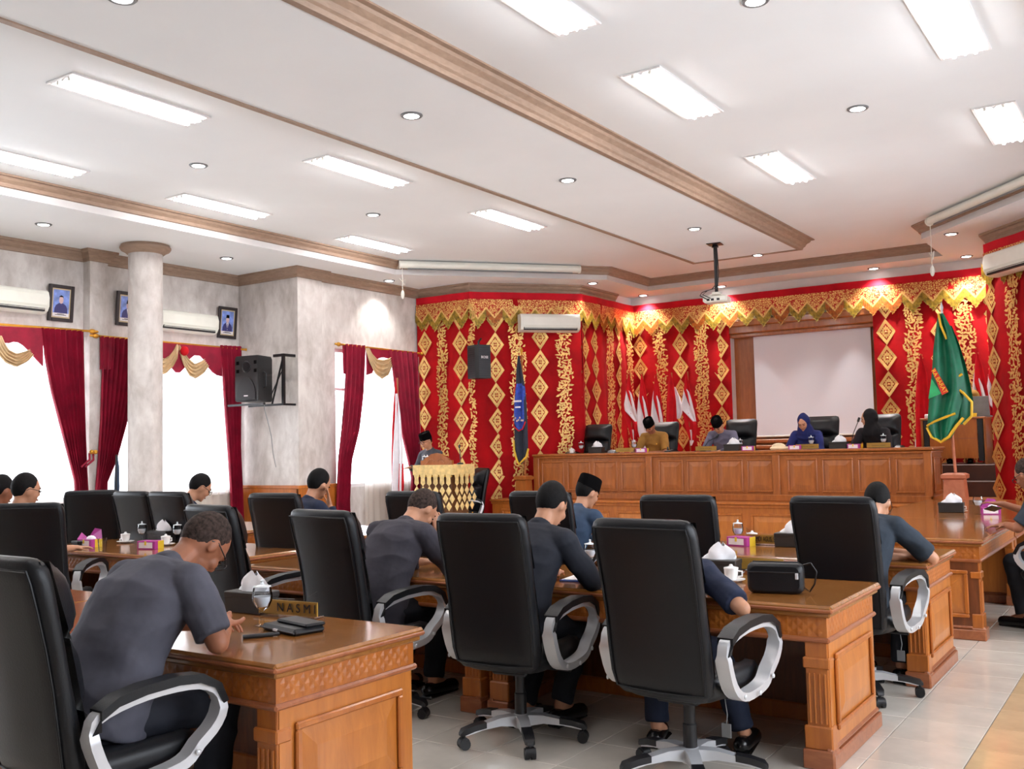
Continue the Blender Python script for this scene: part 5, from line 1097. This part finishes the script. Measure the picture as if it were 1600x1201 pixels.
def person(label, loc, rz, lean=(8, 14, 22), head=(25, 0, 0), arms=None, coat='suit_black', trou='trousers', hair='hair', sleeve='long', capk=None, hijab=None, glasses=False, vox=.009, stand=False, skin='skin', legs=True, knee=None, scale=1., collar=True, bulk=1., badge=None, sway=0., thin=False, fold=.006):
    hz = .93 if stand else .565
    P0 = V((0, 0, hz)); a0, a1, a2 = lean
    P1 = P0+dirx(a0)*.20; P2 = P1+dirx(a1)*.18; P3 = P2+dirx(a2)*.15
    hp, hy, hr = head; na = (a2+hp)/2; P4 = P3+dirx(na)*.095
    HM = Euler((R(-hp), R(hr), R(hy)), 'ZYX' if False else 'XYZ').to_matrix()
    HM = Matrix.Rotation(R(hy), 3, 'Z') @ Matrix.Rotation(R(-hp), 3, 'X') @ Matrix.Rotation(R(hr), 3, 'Y')
    hx_, hf, hu = HM.col[0].copy(), HM.col[1].copy(), HM.col[2].copy(); Hc = P4+hu*.085+hf*.022
    def H(x, y, z): return Hc+hx_*x+hf*y+hu*z
    body = M()
    # head
    body.ell(H(0, -.008, .01), (hx_*.076, hf*.098, hu*.112), 18, 12); body.ell(H(0, .024, -.052), (hx_*.058, hf*.066, hu*.066), 14, 10)
    body.ell(H(0, .092, -.018), (hx_*.013, hf*.022, hu*.02), 8, 6); body.cap(H(0, .085, .02), H(0, .1, -.012), .009, .011, 8); body.ell(H(0, .07, -.098), (hx_*.024, hf*.022, hu*.018), 8, 6)
    body.ell(H(0, .083, .03), (hx_*.05, hf*.014, hu*.012), 10, 6); body.ell(H(0, .082, -.06), (hx_*.024, hf*.014, hu*.014), 8, 6)
    for s in (-1, 1): body.ell(H(s*.077, -.008, -.014), (hx_*.012, hf*.02, hu*.032), 8, 6); body.ell(H(s*.038, .058, -.03), (hx_*.028, hf*.03, hu*.028), 8, 6)
    body.cap(P3-dirx(a2)*.02, Hc-hu*.06-hf*.02, .056, .052)
    # trunk
    T_ = [(P0-dirx(a0)*.10, a0, .14, .10), (P0, a0, .165, .12), (P1, (a0+a1)/2, .145, .10), (P2, (a1+a2)/2, .168, .112), (P3-dirx(a2)*.05, a2, .15, .085), (P3+dirx(a2)*.0, a2, .065, .06)]
    loft(body, T_)
    Sh = {s: P3-dirx(a2)*.055+V((s*.178, 0, 0))-fwx(a2)*.005 for s in (-1, 1)}
    if arms is None: arms = {}
    J = {}
    for s in (-1, 1):
        E, Wp, hd_, nr, cu = arms.get(s, (V((s*.27, .26, hz+.18)), V((s*.09, .46, hz+.215)), V((-s*.5, .8, -.05)), V((0, 0, -1)), .3))
        E, Wp = V(E), V(Wp); J[s] = (Sh[s], E, Wp)
        body.cap(P3-dirx(a2)*.03, Sh[s], .055, .052); body.cap(Sh[s], E, .048, .040); body.cap(E, Wp, .040, .028); hand(body, Wp, V(hd_), V(nr), -s, cu)
    # legs
    HJ = {s: P0+V((s*.09, 0, -.02)) for s in (-1, 1)}; F = {}
    for s in (-1, 1):
        if stand: K, A = V((s*.095, .02, .50)), V((s*.10, -.01, .09))
        else:
            kk = (knee or {}).get(s, None); K, A = (V((s*.13, .42, .50)), V((s*.12, .36, .10))) if kk is None else (V(kk[0]), V(kk[1]))
        F[s] = (K, A); body.cap(HJ[s], K, .078, .056); body.cap(K, A, .054, .036); body.cap(A, A+V((0, .12, -.05)), .034, .026)
    b = put('person', remesh(body, 'person', vox, skin), None, loc, (0, 0, R(rz))); b.scale = (scale,)*3; tag(b, label, 'person')
    # coat
    c = M(); g = .016*bulk
    Tc = [(P0-dirx(a0)*.09, a0, .182*bulk, .135*bulk), (P0, a0, .186*bulk, .138*bulk), (P1, (a0+a1)/2, .172*bulk, .126*bulk), (P2, (a1+a2)/2, .188*bulk, .128*bulk), (P3-dirx(a2)*.045, a2, .168, .10), (P3+dirx(a2)*.005, a2, .082, .072)]
    if stand: Tc = [(P0-V((0, 0, .16)), a0, .19*bulk, .14*bulk)]+Tc
    loft(c, Tc, 24)
    for s in (-1, 1):
        S_, E, Wp = J[s]; c.cap(P3-dirx(a2)*.025, S_, .07, .068); c.sph(S_, .07); c.sph(S_.lerp(P2, .35), .075)
        if sleeve == 'long':
            c.tube([S_, S_.lerp(E, .5), E], [.069, .064, .056], 14); c.sph(E, .056); c.tube([E, E.lerp(Wp, .5), E.lerp(Wp, .93)], [.056, .048, .041], 14)
        else: c.tube([S_, S_.lerp(E, .4), S_.lerp(E, .86)], [.069, .067, .064], 14)
    if collar: c.tube([P3+dirx(a2)*.0, P3+dirx(a2)*.035+fwx(a2)*.01], [.072, .064], 16)
    put('jacket', remesh(c, 'jacket', max(.007, vox), coat, 4, fold=fold), b)
    if badge: M().ell(P2+dirx(a2)*.03+fwx(a2)*.135+V((-.08, 0, 0)), ((.014, 0, 0), (0, .006, 0), (0, 0, .016)), 8, 6).build('badge', 'brass', b)
    if legs:
        c = M(); loft(c, [(P0-dirx(a0)*.115, a0, .16, .125), (P0+dirx(a0)*.03, a0, .172, .128)])
        for s in (-1, 1):
            K, A = F[s]; c.cap(HJ[s], K, .096, .073); c.tube([K, K.lerp(A, .5), A.lerp(K, .04)], [.071, .066, .06], 14)
        put('trousers', remesh(c, 'trousers', .010, trou, 5, fold=fold), b)
        for s in (-1, 1):
            A = F[s][1]; hz_ = A.z; m = M(); a = V((A.x, A.y-.05, max(.0, hz_-.1)+.045)); e = V((A.x+s*.02, A.y+.16, max(.0, hz_-.1)+.038))
            m.cap(a, e, .044, .04, 12).box(A.x-.04+s*.01, A.x+.04+s*.01, A.y-.09, A.y+.19, max(0, hz_-.1), max(0, hz_-.1)+.02, .009).build('shoe', 'shoe', b)
    # face
    for s in (-1, 1):
        M().ell(H(s*.031, .083, .004), (hx_*.014, hf*.008, hu*.006), 8, 6).build('eye', 'eye', b)
        M().cap(H(s*.018, .092, .026), H(s*.048, .078, .028), .0045, .0035, 6).build('eyebrow', 'hair', b)
    M().cap(H(-.02, .09, -.062), H(.02, .09, -.062), .006, .006, 6).build('mouth', 'lips', b)
    if glasses:
        m = M()
        for s in (-1, 1): m.tube([H(s*.033+.026*cos(t), .104-.01*abs(s*.033+.026*cos(t))*8*.05, .0+.019*sin(t)) for t in [2*PI*k/14 for k in range(14)]], .0022, 5, closed=True); m.tube([H(s*.058, .1, .004), H(s*.08, .06, .006), H(s*.083, -.005, .008), H(s*.08, -.03, -.01)], .0025, 5)
        m.tube([H(-.008, .106, .004), H(.008, .106, .004)], .0022, 5); m.build('glasses', 'black_plastic', b)
    def hfn(lo_f, lo_b):
        def fn(x, y, z):
            lim = lo_b+(lo_f-lo_b)*(y+1)/2; return (x, y, max(z, lim))
        return fn
    if hijab:
        m = M(); m.ell(H(0, -.038, .012), (hx_*.094, hf*.112, hu*.132), 18, 12); m.ell(H(0, -.025, -.115), (hx_*.085, hf*.085, hu*.065), 16, 10); m.cap(Hc-hu*.06-hf*.02, P3-dirx(a2)*.04, .098, .15)
        loft(m, [(P3-dirx(a2)*.16, a2, .20, .145), (P3-dirx(a2)*.06, a2, .178, .12), (P3+dirx(a2)*.02, a2, .105, .095)], 20)
        put('hijab', remesh(m, 'hijab', .009, hijab, 4, fold=.005), b)
        m = M()
    else:
        M().ell(H(0, -.021, .022), (hx_*.0785, hf*.0985, hu*.109), 40, 28, lambda x, y, z: (lambda k: (x*k, y*k, z*k))((.985 if thin else 1.0)*(1+.012*nz3.noise(V((x*9, y*9, z*9)))+.008*nz3.noise(V((x*23, y*23, z*23)))))).build('hair', hair, b, True, 80)
        if capk:
            m = M(); v = []; n = 24; top = []
            for z, k in ((.028, 1.0), (.06, 1.0), (.125, .95), (.132, .90), (.122, .82)):
                for j in range(n):
                    t = 2*PI*j/n; v.append(H(.086*k*cos(t), -.012+.106*k*sin(t), z))
            m.add(v, [(i*n+j, i*n+(j+1) % n, (i+1)*n+(j+1) % n, (i+1)*n+j) for i in range(4) for j in range(n)]+[tuple(range(4*n, 5*n)), tuple(range(n))[::-1]]); m.build('cap', 'velvet', b, True, 50)
    return b
RD = lambda s, ex, ey, ez, wx, wy, wz, hx__=-.5, hy=.8, hz=-.1, cu=.4: (V((ex, ey, ez)), V((wx, wy, wz)), V((hx__, hy, hz)), V((0, 0, -1)), cu)
TZ = T+.045
def desk_arms(y, spread=.27, cross=.05, ey=None, cu=.4, z=TZ):
    ey = y-.16 if ey is None else ey
    return {s: (V((s*spread, ey, z)), V((s*cross, y, z+.005)), V((-s*.75, .6, -.05)), V((0, 0, -1)), cu) for s in (-1, 1)}
# foreground
person('man in a grey short sleeved suit and glasses bending over the nearest desk', (-3.23, 2.12, 0), 2, (21, 34, 50), (60, -4, 0),
       {1: RD(1, .30, .255, TZ-.015, .17, .40, TZ, -.6, .4, .3, 1.0), -1: RD(-1, -.22, .36, TZ, .0, .44, TZ, .7, .4, 0, .6)}, 'suit_grey', 'suit_black', 'hair_grey', 'short', glasses=True, vox=.0055, bulk=1.06, scale=1.04, thin=True)
person('man in dark grey suit resting his forehead on his hand, second row', (-3.90, 4.34, 0), 0, (17, 31, 47), (52, -6, 0),
       {1: RD(1, .27, .34, TZ, .08, .49, .96, -.3, .1, 1, .5), -1: RD(-1, -.27, .3, TZ, -.04, .46, TZ, .6, .6, 0, .4)}, 'suit_dark', 'trousers', 'hair_grey', 'long', vox=.007, skin='skin_light', thin=True)
person('man in black long sleeved suit leaning on the second row desk beside a blue file', (-2.88, 4.25, 0), -3, (18, 28, 40), (36, 0, 0),
       {1: RD(1, .31, .28, TZ, .1, .50, TZ), -1: RD(-1, -.27, .26, TZ, -.06, .48, TZ)}, 'suit_black', 'trousers', 'hair', 'long', vox=.008, skin='skin_light', knee={1: (V((.14, .40, .50)), V((.10, .26, .12))), -1: (V((-.12, .42, .50)), V((-.1, .2, .1)))})
person('man almost hidden behind the biggest chair back, his bare elbow on its arm', (-2.05, 4.17, 0), 10, (30, 50, 66), (44, 0, 0),
       {1: RD(1, .42, .08, .765, .22, .42, TZ+.03, -.6, .6, 0, .4), -1: RD(-1, -.26, .30, TZ+.03, -.06, .46, TZ+.03)}, 'suit_navy', 'trousers_navy', 'hair', 'short', vox=.008, skin='skin_light', scale=.95, knee={1: (V((.22, .38, .50)), V((.34, .40, .10))), -1: (V((-.12, .42, .50)), V((-.1, .36, .1)))})
person('man in slate short sleeved suit leaning on the end of the third row desk', (-1.63, 6.05, 0), -8, (18, 33, 48), (44, 6, 0),
       {1: RD(1, .34, .37, TZ, .03, .44, TZ+.02, -.8, .3, 0, .4), -1: RD(-1, -.2, .3, TZ, .12, .33, TZ, .6, .6, 0, .5)}, 'suit_slate', 'trousers', 'hair', 'short', scale=.97, vox=.008, skin='skin_light', glasses=True)
person('man in blue grey suit and tall black cap seen from behind', (-3.86, 6.33, 0), -10, (17, 28, 40), (26, -10, 0), desk_arms(.5), 'suit_blue', 'trousers', 'hair', 'long', capk=True, scale=.95, vox=.010, skin='skin_light')
person('man in dark blue suit holding a hand to his ear', (-6.09, 5.73, 0), -8, (13, 22, 32), (22, 0, 8),
       {1: RD(1, .27, .30, TZ, .135, .30, 1.02, -.05, -.1, 1, .2), -1: RD(-1, -.27, .26, TZ, -.06, .46, TZ)}, 'suit_navy', 'trousers', 'hair', 'long', vox=.009, skin='skin_light')
person('man with glasses just right of the round column, behind a chair back', (-7.74, 5.72, 0), -20, (15, 25, 38), (36, 0, 0), desk_arms(.48), 'suit_navy', 'trousers', 'hair', 'long', vox=.011, skin='skin_light', glasses=True)
person('man at far left with glasses and dark hair, arm on the left desk', (-7.34, 3.97, 0), -4, (10, 15, 24), (14, -6, 0),
       {1: RD(1, .30, .22, TZ, .20, .48, TZ, .1, .8, 0, .4), -1: RD(-1, -.27, .26, TZ, -.06, .46, TZ)}, 'suit_navy', 'trousers', 'hair', 'short', vox=.010, glasses=True, skin='skin_light')
person('man cut by the left edge of the frame, dark hair and dark suit', (-7.92, 4.08, 0), 6, (10, 18, 28), (22, 0, 0), desk_arms(.46), 'suit_navy', 'trousers', 'hair', 'short', vox=.011, skin='skin')
person('man with glasses at the right edge, holding a phone over the side desk', (-.66, 8.56, 0), 70, (16, 26, 40), (30, -10, 0),
       {1: RD(1, .26, .40, .84, .14, .62, .93, -.3, .8, .1, .3), -1: RD(-1, -.27, .3, TZ, -.06, .5, TZ)}, 'suit_slate', 'trousers', 'hair_grey', 'short', vox=.009, glasses=True)
q = ony(665, 690, 12.2)
person('man in grey suit and black cap speaking at the lectern', (q.x+.10, 12.25, 0), 170, (3, 6, 10), (24, 0, 0),
       {s: (V((s*.27, .10, 1.16)), V((s*.2, .30, 1.20)), V((-s*.3, .8, 0)), V((0, 0, -1)), .4) for s in (-1, 1)}, 'suit_lectern', 'trousers', 'hair', 'long', capk=True, vox=.010, stand=True, skin='skin_light', glasses=True, badge=True)
# head desk
hz_ = DZ+HT-DZ+.045
def head_person(px, label, **k):
    q = ony(px, 690, SY+.70); return person(label, (q.x, SY+.74, DZ), k.pop('rz', 180), k.pop('lean', (12, 21, 32)), k.pop('head', (42, 0, 0)), k.pop('arms', desk_arms(.46, z=hz_)), vox=.010, scale=k.pop('scale', .925), **k)
head_person(1027, 'man in khaki uniform and black cap at the head desk', coat='khaki', trou='khaki', sleeve='short', capk=True, skin='skin', badge=True)
head_person(1134, 'man in lilac grey shirt and black cap at the head desk, looking down', coat='shirt_lilac', capk=True, skin='skin_light', lean=(14, 24, 36), head=(48, 0, 0))
head_person(1264, 'woman in blue headscarf and blue dress reading at the head desk', scale=.89, coat='hijab_blue', hijab='hijab_blue', skin='skin_light', head=(30, 0, 0), trou='hijab_blue')
head_person(1369, 'woman in black headscarf turned to the microphone at the head desk', scale=.9, coat='dress_black', hijab='hijab_black', skin='skin_light', head=(14, -78, 0), trou='dress_black', rz=176)
q = ony(1510, 630, 15.95); person('person half hidden behind the green flag and laptop', (q.x-.05, 15.98, 1.10), 180, (14, 24, 36), (40, 0, 0), desk_arms(.34), 'khaki', 'trousers', 'hair', 'long', vox=.012, skin='skin_light')
q = ony(1552, 795, 8.98); t = thing('smartphone', 'dark phone in the hand of the man at the right edge', 'phone', (q.x, 8.98, q.z), R(60)); t.rotation_euler = (R(-25), R(10), R(70)); M().box(-.08, .08, -.038, .038, .0, .009, .003).build('body', 'black_plastic', t)
